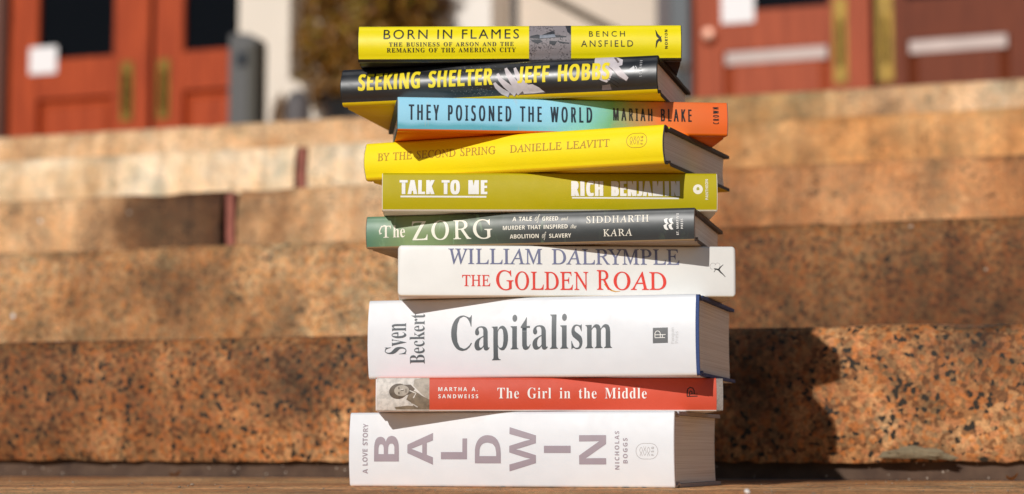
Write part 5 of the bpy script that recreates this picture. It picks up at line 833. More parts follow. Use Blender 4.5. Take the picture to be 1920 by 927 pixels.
ART = [
["born","publisher_emblem","ink_black",0,[[[[97.68,22.25],[98.59,21.27],[99.53,18.93],[100.48,17.95],[101.31,16.78],[102.39,17.55],[101.8,16.19],[102.43,13.46],[101.39,12.49],[100.98,13.66],[99.87,13.08],[99.09,11.53],[98.69,9.58],[97.73,8.23],[97.98,11.15],[98.23,13.68],[99.31,14.84],[100.15,15.34],[99.32,16.12],[98.41,17.18],[98.12,19.71]]]]],
["born","photo_panel","print_grey",0,[[[[6.95,28.75],[37.21,28.6],[37.12,0.53],[6.92,0.67]]]]],
["born","photo_panel","print_dark",1,[[[[7.71,17.81],[13.08,18.96],[15.38,18.16],[21.53,20.87],[24.22,21.83],[25.75,18.5],[33.8,17.49],[33.8,16.71],[26.13,16.55],[14.61,15.44],[7.7,16.06]]],[[[7.7,15.08],[14.61,15.24],[16.91,13.48],[13.07,11.93],[10.0,13.12]]],[[[26.89,14.21],[33.02,13.01],[36.09,12.61],[35.7,11.83],[29.18,12.25]]],[[[21.52,14.23],[27.27,13.82],[25.35,10.71],[21.51,11.89]]],[[[32.3,28.62],[37.13,28.6],[37.1,18.45],[34.58,20.8]]]]],
["born","photo_panel","print_steel",2,[[[[14.62,18.36],[25.36,19.09],[26.13,16.94],[14.61,16.02]]]]],
["seek","printed_hand","print_skin_shade",0,[[[[8.34,2.69],[11.49,7.98],[18.17,11.17],[24.84,10.48],[31.11,7.11],[36.18,3.8],[35.01,3.08],[22.09,2.87]]]]],
["seek","printed_hand","print_skin_shade",1,[[[[-1.42,10.74],[0.02,7.44],[3.68,3.59],[8.74,1.28],[10.22,4.38],[5.81,6.75],[2.36,9.42],[0.24,11.72]]]]],
["seek","printed_hand","print_skin",2,[[[[-1.78,11.14],[-0.34,7.85],[3.33,3.99],[8.38,1.68],[9.86,4.79],[5.46,7.16],[2.01,9.82],[-0.12,12.12]]]]],
["seek","printed_hand","print_skin_shade",3,[[[[0.97,17.58],[2.67,12.5],[6.49,7.74],[13.3,1.5],[16.68,5.63],[9.31,10.85],[5.23,14.21],[2.58,18.26]]]]],
["seek","printed_hand","print_skin",4,[[[[0.62,17.99],[2.32,12.91],[6.13,8.14],[12.94,1.9],[16.32,6.03],[8.96,11.26],[4.88,14.61],[2.22,18.67]]]]],
["seek","printed_hand","print_skin_shade",5,[[[[6.52,21.57],[7.95,16.94],[11.09,10.92],[16.09,2.2],[21.74,6.13],[14.95,13.43],[11.0,18.58],[8.09,22.31]]]]],
["seek","printed_hand","print_skin",6,[[[[6.16,21.98],[7.59,17.35],[10.74,11.32],[15.73,2.6],[21.39,6.53],[14.6,13.83],[10.65,18.99],[7.73,22.72]]]]],
["seek","printed_hand","print_skin_shade",7,[[[[13.2,21.5],[14.76,16.44],[17.08,10.88],[20.69,2.93],[26.56,6.53],[20.76,12.94],[17.58,17.7],[14.81,22.15]]]]],
["seek","printed_hand","print_skin",8,[[[[12.85,21.9],[14.41,16.84],[16.72,11.28],[20.33,3.33],[26.21,6.94],[20.41,13.34],[17.22,18.1],[14.46,22.56]]]]],
["seek","printed_hand","print_skin",10,[[[[22.1,9.05],[27.2,9.6],[31.89,7.07],[35.4,4.02],[27.97,3.38],[20.13,3.34]]]]],
["seek","printed_fist","print_skin",0,[[[[71.99,27.59],[75.08,28.02],[84.71,27.94],[88.93,26.39],[92.38,24.69],[92.35,20.48],[90.05,19.82],[86.21,21.15],[85.05,18.52],[85.41,13.9],[83.47,10.16],[81.15,8.34],[77.69,9.65],[73.08,12.16],[71.95,19.13]]]]],
["seek","printed_fist","print_skin_shade",1,[[[[82.38,19.66],[86.18,16.11],[90.42,11.03],[95.55,8.46],[96.69,9.95],[93.42,13.87],[90.05,19.1],[86.97,23.55]]],[[[85.48,26.94],[87.4,26.85],[90.07,22.88],[88.91,22.17]]],[[[77.68,6.58],[83.45,7.09],[84.2,3.61],[77.28,3.53]]]]],
["seek","printed_fist","print_skin",2,[[[[81.08,21.03],[85.16,17.94],[89.53,12.85],[95.25,8.98],[96.99,10.95],[92.8,15.95],[88.79,21.21],[85.22,25.39]]]]],
["seek","printed_fist","ink_black",3,[[[[82.61,11.14],[86.81,9.04],[89.85,6.99],[90.1,7.37],[87.03,9.43],[82.8,11.55]]],[[[81.78,9.62],[85.99,6.75],[89.05,4.7],[89.34,5.14],[86.28,7.19],[82.07,10.06]]],[[[84.18,12.24],[88.4,10.52],[88.53,10.87],[84.31,12.6]]]]],
["seek","publisher_emblem","ink_pale",0,[[[[97.31,16.99],[99.24,18.24],[100.77,19.51],[101.34,17.95],[101.14,16.24]]],[[[101.52,19.11],[102.42,18.0],[102.42,16.66],[101.31,15.45],[101.71,15.08],[102.91,16.44],[102.93,18.16],[101.94,19.43]]]]],
["seek","printed_speckle","ink_speck",0,[[[[5.13,5.84],[5.03,5.7],[4.87,5.76],[4.87,5.94],[5.03,5.98]]],[[[-32.47,7.31],[-32.64,7.17],[-32.92,7.24],[-32.92,7.43],[-32.64,7.47]]],[[[-4.16,6.27],[-4.28,6.06],[-4.48,6.15],[-4.48,6.42],[-4.28,6.49]]],[[[-17.43,13.02],[-17.56,12.88],[-17.76,12.94],[-17.76,13.12],[-17.56,13.17]]],[[[-6.78,7.54],[-6.92,7.4],[-7.13,7.47],[-7.13,7.65],[-6.92,7.69]]],[[[-15.62,23.5],[-15.76,23.26],[-16.0,23.37],[-16.0,23.66],[-15.76,23.74]]],[[[-30.04,20.7],[-30.19,20.58],[-30.44,20.64],[-30.44,20.79],[-30.2,20.83]]],[[[-31.21,6.75],[-31.38,6.55],[-31.67,6.64],[-31.67,6.91],[-31.39,6.97]]],[[[2.03,5.04],[1.94,4.9],[1.79,4.96],[1.79,5.14],[1.94,5.19]]],[[[-20.17,20.39],[-20.35,20.21],[-20.63,20.3],[-20.63,20.53],[-20.35,20.59]]],[[[-24.16,5.12],[-24.34,4.95],[-24.63,5.03],[-24.63,5.26],[-24.34,5.31]]],[[[-8.2,5.34],[-8.36,5.21],[-8.61,5.28],[-8.61,5.45],[-8.36,5.49]]],[[[-10.57,8.05],[-10.76,7.87],[-11.09,7.96],[-11.09,8.19],[-10.76,8.25]]],[[[-13.57,23.66],[-13.66,23.42],[-13.81,23.52],[-13.81,23.82],[-13.66,23.91]]],[[[-23.35,23.82],[-23.46,23.61],[-23.64,23.7],[-23.64,23.97],[-23.46,24.05]]],[[[-16.38,4.98],[-16.48,4.87],[-16.62,4.92],[-16.62,5.07],[-16.48,5.11]]],[[[-26.58,19.54],[-26.76,19.31],[-27.04,19.41],[-27.05,19.71],[-26.76,19.79]]],[[[-18.53,22.3],[-18.71,22.07],[-19.0,22.18],[-19.0,22.47],[-18.71,22.55]]],[[[-5.79,23.53],[-5.92,23.37],[-6.12,23.44],[-6.12,23.66],[-5.92,23.71]]],[[[-10.83,21.36],[-11.03,21.11],[-11.35,21.22],[-11.35,21.54],[-11.03,21.62]]],[[[-10.3,18.32],[-10.5,18.21],[-10.83,18.27],[-10.83,18.42],[-10.5,18.46]]],[[[-7.43,7.06],[-7.59,6.94],[-7.84,7.0],[-7.84,7.15],[-7.59,7.19]]],[[[-4.27,21.65],[-4.49,21.44],[-4.83,21.54],[-4.83,21.81],[-4.49,21.88]]],[[[-8.78,22.2],[-8.97,22.05],[-9.27,22.13],[-9.27,22.32],[-8.97,22.37]]],[[[-8.06,6.25],[-8.26,6.14],[-8.57,6.2],[-8.57,6.35],[-8.26,6.38]]],[[[-20.73,22.01],[-20.88,21.89],[-21.14,21.95],[-21.14,22.1],[-20.88,22.14]]],[[[-2.91,8.36],[-3.07,8.2],[-3.34,8.28],[-3.34,8.48],[-3.07,8.54]]],[[[-24.36,21.23],[-24.48,21.05],[-24.66,21.13],[-24.67,21.35],[-24.48,21.41]]],[[[-19.89,10.23],[-20.06,10.02],[-20.32,10.12],[-20.32,10.38],[-20.06,10.45]]],[[[-18.57,22.18],[-18.68,21.95],[-18.87,22.05],[-18.87,22.33],[-18.68,22.42]]],[[[-23.25,23.1],[-23.35,22.89],[-23.51,22.98],[-23.52,23.24],[-23.35,23.32]]],[[[7.29,19.55],[7.11,19.44],[6.82,19.5],[6.82,19.65],[7.11,19.68]]],[[[-18.65,5.59],[-18.8,5.36],[-19.03,5.46],[-19.04,5.75],[-18.8,5.83]]],[[[-9.14,7.26],[-9.33,7.14],[-9.64,7.2],[-9.64,7.36],[-9.33,7.39]]],[[[6.4,19.77],[6.28,19.53],[6.1,19.63],[6.1,19.93],[6.28,20.02]]],[[[-18.11,7.35],[-18.27,7.19],[-18.51,7.26],[-18.51,7.48],[-18.27,7.53]]],[[[3.66,10.44],[3.46,10.3],[3.13,10.37],[3.13,10.56],[3.46,10.6]]],[[[-17.66,10.32],[-17.88,10.21],[-18.23,10.27],[-18.23,10.43],[-17.88,10.46]]],[[[-1.85,12.74],[-1.99,12.56],[-2.22,12.64],[-2.22,12.88],[-1.99,12.94]]],[[[8.02,22.99],[7.92,22.88],[7.76,22.93],[7.76,23.07],[7.92,23.11]]],[[[-6.71,4.97],[-6.87,4.82],[-7.14,4.89],[-7.14,5.08],[-6.87,5.13]]],[[[-11.92,4.69],[-12.08,4.47],[-12.34,4.57],[-12.34,4.84],[-12.08,4.91]]],[[[-22.31,6.22],[-22.4,6.03],[-22.54,6.11],[-22.54,6.35],[-22.4,6.42]]],[[[-10.29,5.39],[-10.44,5.28],[-10.67,5.33],[-10.67,5.47],[-10.44,5.5]]],[[[-21.91,20.22],[-22.05,20.02],[-22.28,20.11],[-22.28,20.36],[-22.05,20.43]]],[[[-19.63,8.08],[-19.73,7.88],[-19.9,7.97],[-19.9,8.21],[-19.73,8.28]]],[[[-30.15,19.02],[-30.34,18.86],[-30.64,18.94],[-30.64,19.15],[-30.34,19.2]]],[[[-21.9,6.41],[-22.11,6.2],[-22.44,6.3],[-22.45,6.57],[-22.11,6.64]]],[[[-9.39,6.41],[-9.51,6.22],[-9.71,6.3],[-9.71,6.54],[-9.51,6.6]]],[[[-9.79,9.89],[-9.98,9.64],[-10.27,9.75],[-10.27,10.07],[-9.98,10.16]]],[[[-12.29,4.89],[-12.42,4.71],[-12.63,4.79],[-12.63,5.01],[-12.42,5.07]]],[[[-28.55,7.06],[-28.77,6.93],[-29.12,7.0],[-29.12,7.17],[-28.77,7.2]]],[[[-12.29,6.64],[-12.42,6.45],[-12.64,6.53],[-12.64,6.78],[-12.43,6.85]]],[[[3.15,16.15],[2.98,16.03],[2.71,16.09],[2.71,16.25],[2.98,16.29]]],[[[-11.73,6.14],[-11.91,6.02],[-12.21,6.09],[-12.21,6.24],[-11.91,6.28]]],[[[-10.83,22.81],[-10.96,22.69],[-11.18,22.75],[-11.18,22.9],[-10.96,22.94]]],[[[-10.61,22.37],[-10.75,22.15],[-10.98,22.25],[-10.98,22.53],[-10.75,22.6]]],[[[-19.15,6.39],[-19.26,6.16],[-19.44,6.26],[-19.45,6.55],[-19.26,6.63]]],[[[-10.83,19.59],[-10.99,19.45],[-11.23,19.52],[-11.23,19.71],[-10.99,19.76]]],[[[-26.98,24.47],[-27.09,24.34],[-27.28,24.4],[-27.28,24.57],[-27.1,24.61]]],[[[-13.63,10.51],[-13.79,10.31],[-14.04,10.4],[-14.04,10.66],[-13.79,10.72]]],[[[-17.68,7.85],[-17.81,7.63],[-18.02,7.73],[-18.02,8.0],[-17.81,8.07]]],[[[-10.87,20.33],[-10.96,20.2],[-11.11,20.26],[-11.11,20.43],[-10.96,20.47]]],[[[-10.51,7.36],[-10.7,7.16],[-11.0,7.25],[-11.0,7.51],[-10.7,7.57]]],[[[-17.91,14.11],[-18.06,13.96],[-18.3,14.03],[-18.3,14.22],[-18.06,14.27]]],[[[-12.7,5.39],[-12.88,5.15],[-13.18,5.26],[-13.18,5.57],[-12.89,5.66]]],[[[-18.2,24.19],[-18.41,24.07],[-18.76,24.14],[-18.77,24.3],[-18.41,24.33]]],[[[-13.67,8.82],[-13.82,8.61],[-14.05,8.71],[-14.05,8.97],[-13.82,9.05]]],[[[-16.76,18.28],[-16.96,18.14],[-17.29,18.21],[-17.29,18.4],[-16.96,18.44]]],[[[-14.27,22.65],[-14.44,22.42],[-14.7,22.52],[-14.7,22.82],[-14.44,22.9]]],[[[-16.25,22.74],[-16.33,22.54],[-16.47,22.62],[-16.47,22.88],[-16.33,22.95]]],[[[-18.85,24.8],[-18.98,24.66],[-19.19,24.73],[-19.19,24.9],[-18.98,24.95]]],[[[5.89,18.93],[5.77,18.79],[5.58,18.86],[5.58,19.04],[5.77,19.08]]],[[[-22.69,17.11],[-22.84,16.98],[-23.08,17.05],[-23.08,17.22],[-22.84,17.26]]],[[[-7.09,4.98],[-7.21,4.8],[-7.41,4.88],[-7.41,5.1],[-7.21,5.16]]],[[[-3.34,8.65],[-3.49,8.44],[-3.72,8.53],[-3.72,8.8],[-3.49,8.88]]],[[[-11.8,4.21],[-11.93,4.02],[-12.15,4.11],[-12.15,4.35],[-11.93,4.41]]],[[[5.52,5.9],[5.34,5.77],[5.04,5.83],[5.04,6.02],[5.34,6.06]]],[[[-17.27,7.41],[-17.45,7.27],[-17.76,7.34],[-17.76,7.53],[-17.46,7.57]]],[[[-14.78,19.7],[-14.93,19.45],[-15.18,19.56],[-15.18,19.88],[-14.93,19.97]]],[[[-23.87,23.57],[-24.01,23.41],[-24.23,23.48],[-24.24,23.69],[-24.01,23.74]]],[[[-11.97,7.59],[-12.07,7.36],[-12.22,7.45],[-12.22,7.74],[-12.07,7.82]]],[[[-23.58,20.11],[-23.76,19.93],[-24.06,20.01],[-24.07,20.26],[-23.77,20.32]]],[[[8.24,23.3],[8.12,23.19],[7.92,23.24],[7.92,23.39],[8.12,23.43]]],[[[-13.91,14.7],[-14.03,14.54],[-14.24,14.61],[-14.24,14.82],[-14.04,14.88]]],[[[-23.88,9.28],[-24.0,9.11],[-24.2,9.19],[-24.2,9.4],[-24.0,9.45]]],[[[-6.32,23.7],[-6.52,23.59],[-6.83,23.65],[-6.84,23.79],[-6.52,23.82]]],[[[-11.78,5.48],[-11.94,5.36],[-12.2,5.42],[-12.2,5.57],[-11.94,5.61]]],[[[-3.09,19.3],[-3.19,19.1],[-3.36,19.19],[-3.36,19.44],[-3.19,19.51]]],[[[-20.18,5.83],[-20.29,5.62],[-20.47,5.71],[-20.47,5.97],[-20.29,6.04]]],[[[-17.64,3.98],[-17.76,3.78],[-17.97,3.87],[-17.97,4.12],[-17.77,4.19]]],[[[-7.94,3.75],[-8.15,3.56],[-8.49,3.65],[-8.49,3.89],[-8.15,3.95]]],[[[-10.61,11.42],[-10.71,11.23],[-10.86,11.31],[-10.86,11.55],[-10.71,11.61]]],[[[-6.5,6.33],[-6.7,6.13],[-7.02,6.22],[-7.02,6.48],[-6.7,6.54]]],[[[-19.05,20.87],[-19.2,20.76],[-19.45,20.82],[-19.45,20.96],[-19.2,20.99]]],[[[-7.47,20.08],[-7.66,19.96],[-7.97,20.02],[-7.98,20.19],[-7.66,20.22]]],[[[-11.64,23.32],[-11.82,23.16],[-12.11,23.24],[-12.11,23.45],[-11.82,23.5]]],[[[-9.46,22.24],[-9.65,21.99],[-9.96,22.1],[-9.96,22.42],[-9.65,22.5]]],[[[-19.63,20.83],[-19.72,20.67],[-19.87,20.74],[-19.87,20.95],[-19.72,21.0]]],[[[-30.4,5.17],[-30.53,4.93],[-30.74,5.03],[-30.74,5.33],[-30.53,5.41]]],[[[-29.52,17.45],[-29.69,17.31],[-29.98,17.38],[-29.98,17.57],[-29.7,17.61]]],[[[-26.25,20.41],[-26.43,20.18],[-26.72,20.28],[-26.73,20.58],[-26.43,20.65]]],[[[-1.48,21.78],[-1.68,21.57],[-2.0,21.67],[-2.01,21.94],[-1.68,22.01]]],[[[-4.64,14.7],[-4.83,14.52],[-5.13,14.6],[-5.13,14.84],[-4.83,14.89]]],[[[-4.96,23.77],[-5.09,23.6],[-5.31,23.68],[-5.31,23.9],[-5.09,23.96]]],[[[-24.4,14.32],[-24.53,14.14],[-24.74,14.22],[-24.74,14.45],[-24.53,14.51]]],[[[-13.65,4.77],[-13.81,4.61],[-14.09,4.68],[-14.09,4.89],[-13.82,4.95]]],[[[-19.41,23.23],[-19.62,22.98],[-19.98,23.1],[-19.98,23.42],[-19.62,23.5]]],[[[-6.18,15.09],[-6.34,14.86],[-6.6,14.96],[-6.6,15.26],[-6.34,15.35]]],[[[-11.6,20.77],[-11.82,20.57],[-12.18,20.66],[-12.18,20.92],[-11.82,20.99]]],[[[-2.6,5.2],[-2.77,4.96],[-3.05,5.06],[-3.05,5.37],[-2.77,5.45]]],[[[-8.98,5.76],[-9.09,5.52],[-9.27,5.62],[-9.28,5.92],[-9.09,6.0]]],[[[-7.51,23.91],[-7.72,23.74],[-8.06,23.82],[-8.06,24.04],[-7.72,24.09]]],[[[-25.12,21.16],[-25.29,20.99],[-25.57,21.07],[-25.57,21.29],[-25.29,21.35]]],[[[3.3,21.1],[3.13,20.91],[2.85,21.0],[2.85,21.25],[3.13,21.31]]],[[[-21.66,6.96],[-21.86,6.81],[-22.17,6.89],[-22.17,7.08],[-21.86,7.12]]],[[[-23.52,24.81],[-23.7,24.59],[-24.0,24.7],[-24.0,24.98],[-23.7,25.05]]],[[[-26.62,21.69],[-26.79,21.45],[-27.07,21.56],[-27.07,21.87],[-26.79,21.95]]],[[[-30.04,20.9],[-30.15,20.66],[-30.33,20.77],[-30.33,21.07],[-30.15,21.15]]],[[[-22.25,20.31],[-22.39,20.06],[-22.64,20.17],[-22.64,20.49],[-22.4,20.58]]],[[[-13.42,7.42],[-13.63,7.2],[-13.97,7.3],[-13.98,7.59],[-13.63,7.66]]],[[[-9.69,21.59],[-9.79,21.45],[-9.95,21.51],[-9.95,21.69],[-9.79,21.74]]],[[[-32.38,7.79],[-32.55,7.56],[-32.83,7.66],[-32.83,7.96],[-32.55,8.04]]],[[[-26.05,6.59],[-26.19,6.38],[-26.41,6.47],[-26.41,6.75],[-26.19,6.83]]],[[[-18.6,18.85],[-18.73,18.72],[-18.93,18.78],[-18.94,18.95],[-18.73,19.0]]],[[[-15.69,5.16],[-15.82,4.91],[-16.03,5.02],[-16.03,5.33],[-15.82,5.42]]],[[[-17.0,9.12],[-17.2,8.92],[-17.53,9.02],[-17.53,9.27],[-17.2,9.33]]],[[[-0.82,12.0],[-0.99,11.85],[-1.27,11.92],[-1.27,12.12],[-0.99,12.17]]],[[[-0.82,24.07],[-0.92,23.91],[-1.09,23.98],[-1.09,24.18],[-0.92,24.24]]],[[[-9.61,6.07],[-9.74,5.92],[-9.96,5.99],[-9.96,6.18],[-9.74,6.23]]],[[[-20.22,21.31],[-20.34,21.17],[-20.53,21.23],[-20.53,21.41],[-20.34,21.46]]],[[[-16.54,4.76],[-16.7,4.59],[-16.96,4.67],[-16.96,4.89],[-16.7,4.95]]],[[[-23.31,6.79],[-23.48,6.6],[-23.78,6.69],[-23.78,6.93],[-23.49,7.0]]],[[[-11.77,23.58],[-11.95,23.36],[-12.25,23.46],[-12.25,23.74],[-11.95,23.81]]],[[[-4.71,19.15],[-4.8,18.95],[-4.96,19.04],[-4.96,19.29],[-4.8,19.36]]],[[[-3.33,4.21],[-3.52,4.05],[-3.81,4.13],[-3.81,4.33],[-3.52,4.38]]],[[[-21.45,17.08],[-21.62,16.92],[-21.89,17.0],[-21.89,17.2],[-21.62,17.25]]],[[[-12.62,5.21],[-12.79,5.01],[-13.07,5.1],[-13.07,5.36],[-12.79,5.43]]],[[[-16.05,20.51],[-16.2,20.35],[-16.45,20.43],[-16.45,20.64],[-16.2,20.69]]],[[[-10.99,5.34],[-11.19,5.18],[-11.51,5.26],[-11.51,5.46],[-11.19,5.51]]]]],
["seco","publisher_emblem","ink_ochre",0,[[[[98.69,22.52],[100.34,22.24],[101.82,21.49],[103.0,20.34],[103.75,18.9],[103.99,17.31],[103.99,16.89],[103.72,15.3],[102.95,13.88],[101.76,12.76],[100.27,12.05],[98.61,11.82],[94.05,11.86],[92.4,12.13],[90.9,12.88],[89.72,14.03],[88.97,15.47],[88.71,17.07],[88.71,17.5],[88.99,19.09],[89.76,20.51],[90.96,21.64],[92.46,22.35],[94.12,22.58]],[[98.68,22.1],[100.2,21.85],[101.57,21.16],[102.65,20.1],[103.34,18.78],[103.57,17.32],[103.56,16.89],[103.31,15.44],[102.6,14.13],[101.51,13.1],[100.14,12.44],[98.61,12.23],[94.05,12.28],[92.53,12.52],[91.16,13.21],[90.07,14.27],[89.38,15.6],[89.14,17.06],[89.15,17.49],[89.4,18.95],[90.11,20.26],[91.21,21.3],[92.59,21.95],[94.12,22.16]]],[[[92.25,20.14],[91.71,19.38],[91.34,18.59],[91.26,17.78],[91.51,16.97],[91.98,16.18],[92.51,15.43],[92.86,14.73],[92.85,14.03],[93.24,14.0],[93.24,14.8],[92.85,15.61],[92.31,16.37],[91.87,17.1],[91.65,17.79],[91.72,18.48],[92.06,19.18],[92.57,19.91]]],[[[92.25,19.93],[92.75,19.19],[93.08,18.48],[93.14,17.79],[92.91,17.1],[92.46,16.38],[91.91,15.63],[91.51,14.84],[91.5,14.04],[91.9,14.02],[91.9,14.73],[92.25,15.42],[92.79,16.16],[93.27,16.93],[93.53,17.73],[93.46,18.55],[93.09,19.35],[92.57,20.12]]],[[[95.06,14.52],[94.56,15.26],[94.23,15.97],[94.17,16.65],[94.4,17.35],[94.85,18.07],[95.4,18.82],[95.79,19.61],[95.8,20.4],[95.41,20.43],[95.41,19.72],[95.06,19.02],[94.52,18.28],[94.04,17.52],[93.78,16.72],[93.85,15.9],[94.21,15.1],[94.74,14.33]]],[[[95.06,14.31],[95.59,15.07],[95.96,15.85],[96.04,16.67],[95.8,17.48],[95.33,18.26],[94.8,19.01],[94.45,19.71],[94.46,20.42],[94.07,20.44],[94.07,19.65],[94.46,18.84],[95.0,18.08],[95.44,17.35],[95.65,16.65],[95.59,15.97],[95.25,15.27],[94.73,14.54]]],[[[97.29,20.07],[96.76,19.32],[96.39,18.53],[96.31,17.72],[96.56,16.91],[97.03,16.12],[97.56,15.38],[97.9,14.68],[97.89,13.97],[98.28,13.95],[98.28,14.74],[97.9,15.55],[97.36,16.31],[96.92,17.04],[96.7,17.73],[96.77,18.41],[97.11,19.12],[97.62,19.85]]],[[[97.3,19.87],[97.8,19.12],[98.12,18.41],[98.18,17.73],[97.96,17.04],[97.5,16.32],[96.96,15.57],[96.56,14.78],[96.55,13.99],[96.94,13.96],[96.94,14.67],[97.3,15.37],[97.84,16.1],[98.32,16.87],[98.57,17.67],[98.5,18.49],[98.14,19.29],[97.62,20.06]]]]],
["talk","title_underline","ink_white",0,[[[[-106.6,11.11],[-45.31,10.91],[-45.3,9.76],[-106.59,9.92]]]]],
["talk","author_underline","ink_white",0,[[[[15.84,10.29],[92.2,9.92],[92.19,8.84],[15.84,9.22]]]]],
["talk","publisher_emblem","ink_cream",0,[[[[109.34,15.93],[109.21,15.01],[108.85,14.16],[108.29,13.43],[107.55,12.86],[106.7,12.51],[105.79,12.39],[104.89,12.51],[104.04,12.86],[103.32,13.42],[102.77,14.15],[102.43,15.01],[102.32,15.92],[102.45,16.84],[102.81,17.69],[103.37,18.42],[104.1,18.98],[104.95,19.34],[105.86,19.46],[106.77,19.34],[107.61,18.99],[108.33,18.43],[108.89,17.7],[109.23,16.84]]]]],
["talk","publisher_emblem","ink_olive",1,[[[[104.83,15.19],[104.85,16.92],[105.85,17.69],[106.91,16.92],[106.89,15.2]]]]],
["zorg","title_lettering","ink_cream",1,[[[[-103.42,16.05],[-106.41,16.92],[-108.92,15.51],[-110.24,12.61],[-109.57,10.01],[-107.79,10.64],[-108.07,11.21],[-108.88,10.75],[-109.28,12.46],[-108.22,14.95],[-106.3,16.07],[-103.63,15.31]]]]],
["zorg","publisher_emblem","ink_white",0,[[[[98.48,15.29],[99.81,16.12],[101.51,16.26],[100.75,15.23],[100.92,13.9],[102.04,12.25],[100.34,12.19],[99.11,13.2]]],[[[101.96,15.42],[103.28,16.25],[104.98,16.39],[104.22,15.36],[104.4,14.04],[105.51,12.39],[103.82,12.32],[102.58,13.33]]],[[[98.22,11.15],[99.55,11.98],[101.25,12.12],[100.49,11.09],[100.66,9.77],[101.78,8.12],[100.08,8.05],[98.85,9.06]]],[[[101.7,11.28],[103.02,12.12],[104.72,12.26],[103.96,11.23],[104.14,9.9],[105.25,8.26],[103.56,8.19],[102.32,9.2]]]]],
["gold","title_lettering","ink_amber",1,[[[[26.08,8.9],[28.44,6.01],[31.34,4.13],[34.57,3.49],[37.66,3.88],[37.64,4.18],[34.63,4.1],[31.77,5.03],[29.34,6.95],[27.16,9.77]]]]],
["gold","publisher_emblem","ink_black",0,[[[[104.88,20.17],[106.58,19.69],[108.21,19.13],[108.55,20.31],[106.81,20.66],[104.99,20.78]]],[[[108.84,19.48],[109.49,20.83],[110.3,21.84],[111.75,23.28],[111.53,23.54],[109.89,22.29],[108.76,21.38],[107.84,20.04]]],[[[107.82,19.36],[109.3,17.7],[110.94,16.46],[112.95,14.49],[113.21,14.72],[111.43,16.95],[110.03,18.38],[108.86,20.16]]],[[[105.84,20.04],[105.29,18.89],[104.75,18.11],[104.99,17.93],[105.62,18.69],[106.25,19.84]]]]],
["gold","publisher_emblem","ink_greyline",1,[[[[103.97,20.09],[103.06,20.47],[102.43,21.18],[102.18,22.1],[102.34,23.05],[102.9,23.83],[103.74,24.31],[104.7,24.37],[105.59,24.02],[106.25,23.3],[106.45,23.48],[105.74,24.25],[104.74,24.64],[103.67,24.56],[102.72,24.03],[102.1,23.15],[101.91,22.08],[102.2,21.05],[102.91,20.25],[103.87,19.84]]],[[[105.94,22.82],[106.09,23.53],[106.51,24.08],[107.12,24.42],[107.81,24.47],[108.45,24.24],[108.94,23.76],[109.18,23.12],[109.13,22.43],[108.79,21.79],[109.03,21.67],[109.39,22.36],[109.45,23.16],[109.17,23.91],[108.6,24.47],[107.85,24.74],[107.04,24.68],[106.34,24.28],[105.85,23.64],[105.67,22.88]]]]],
["capi","publisher_emblem","ink_grey",0,[[[[90.2,33.54],[100.89,33.7],[100.81,22.93],[90.12,22.72]]]]],
["capi","publisher_emblem","ink_white",1,[[[[91.67,26.41],[98.84,26.45],[98.84,26.89],[91.66,26.86]]],[[[91.89,26.63],[91.91,29.58],[92.42,30.74],[93.59,31.21],[94.75,30.7],[95.24,29.52],[95.22,26.58],[95.67,26.57],[95.69,29.57],[95.07,31.01],[93.59,31.66],[92.11,31.06],[91.46,29.64],[91.44,26.64]]],[[[91.87,28.45],[99.24,28.52],[99.23,28.97],[91.87,28.9]]],[[[96.74,28.78],[96.73,26.63],[97.18,26.62],[97.2,28.78]]]]],
["girl","publisher_emblem","ink_maroon",0,[[[[100.06,10.48],[100.09,13.46],[100.43,15.53],[101.85,16.47],[103.41,15.99],[104.19,14.53],[104.16,11.99],[104.99,11.99],[105.01,14.71],[103.93,16.64],[101.72,17.29],[99.72,15.96],[99.26,13.52],[99.23,10.48]]],[[[101.58,10.63],[101.59,13.04],[102.1,14.09],[102.66,13.71],[102.69,11.97],[103.44,12.0],[103.35,14.03],[101.81,14.78],[100.85,13.18],[100.82,10.63]]],[[[99.47,10.1],[107.03,10.33],[107.01,11.08],[99.45,10.85]]],[[[101.37,11.68],[107.04,11.84],[107.03,12.44],[101.36,12.29]]]]],
["girl","portrait_panel","print_cream",0,[[[[-120.0,26.9],[-82.73,26.93],[-82.6,-1.62],[-119.8,-1.63]]]]],
["girl","portrait_panel","print_tan_light",1,[[[[-93.25,22.41],[-88.36,23.35],[-82.71,23.73],[-82.64,7.38],[-87.55,11.51],[-91.33,15.27],[-93.98,17.9]]]]],
["girl","portrait_panel","print_tan",2,[[[[-95.84,14.89],[-92.08,13.76],[-88.3,11.14],[-82.65,8.14],[-82.62,2.13],[-88.26,2.88],[-93.91,3.63],[-95.8,6.25],[-98.82,8.13],[-97.7,11.13]]],[[[-107.06,2.87],[-97.67,4.0],[-88.26,3.25],[-82.62,2.88],[-82.62,1.19],[-106.29,1.19]]]]],
["girl","portrait_panel","print_brown",3,[[[[-97.99,14.93],[-98.04,13.22],[-98.73,11.58],[-99.98,10.17],[-101.68,9.13],[-103.64,8.56],[-105.69,8.52],[-107.63,9.01],[-109.25,9.98],[-110.41,11.34],[-110.99,12.96],[-110.94,14.67],[-110.25,16.31],[-109.0,17.72],[-107.31,18.76],[-105.34,19.33],[-103.29,19.37],[-101.35,18.88],[-99.73,17.91],[-98.57,16.55]]],[[[-101.13,18.64],[-95.86,18.65],[-92.84,15.64],[-95.08,12.63],[-98.83,11.13]]]]],
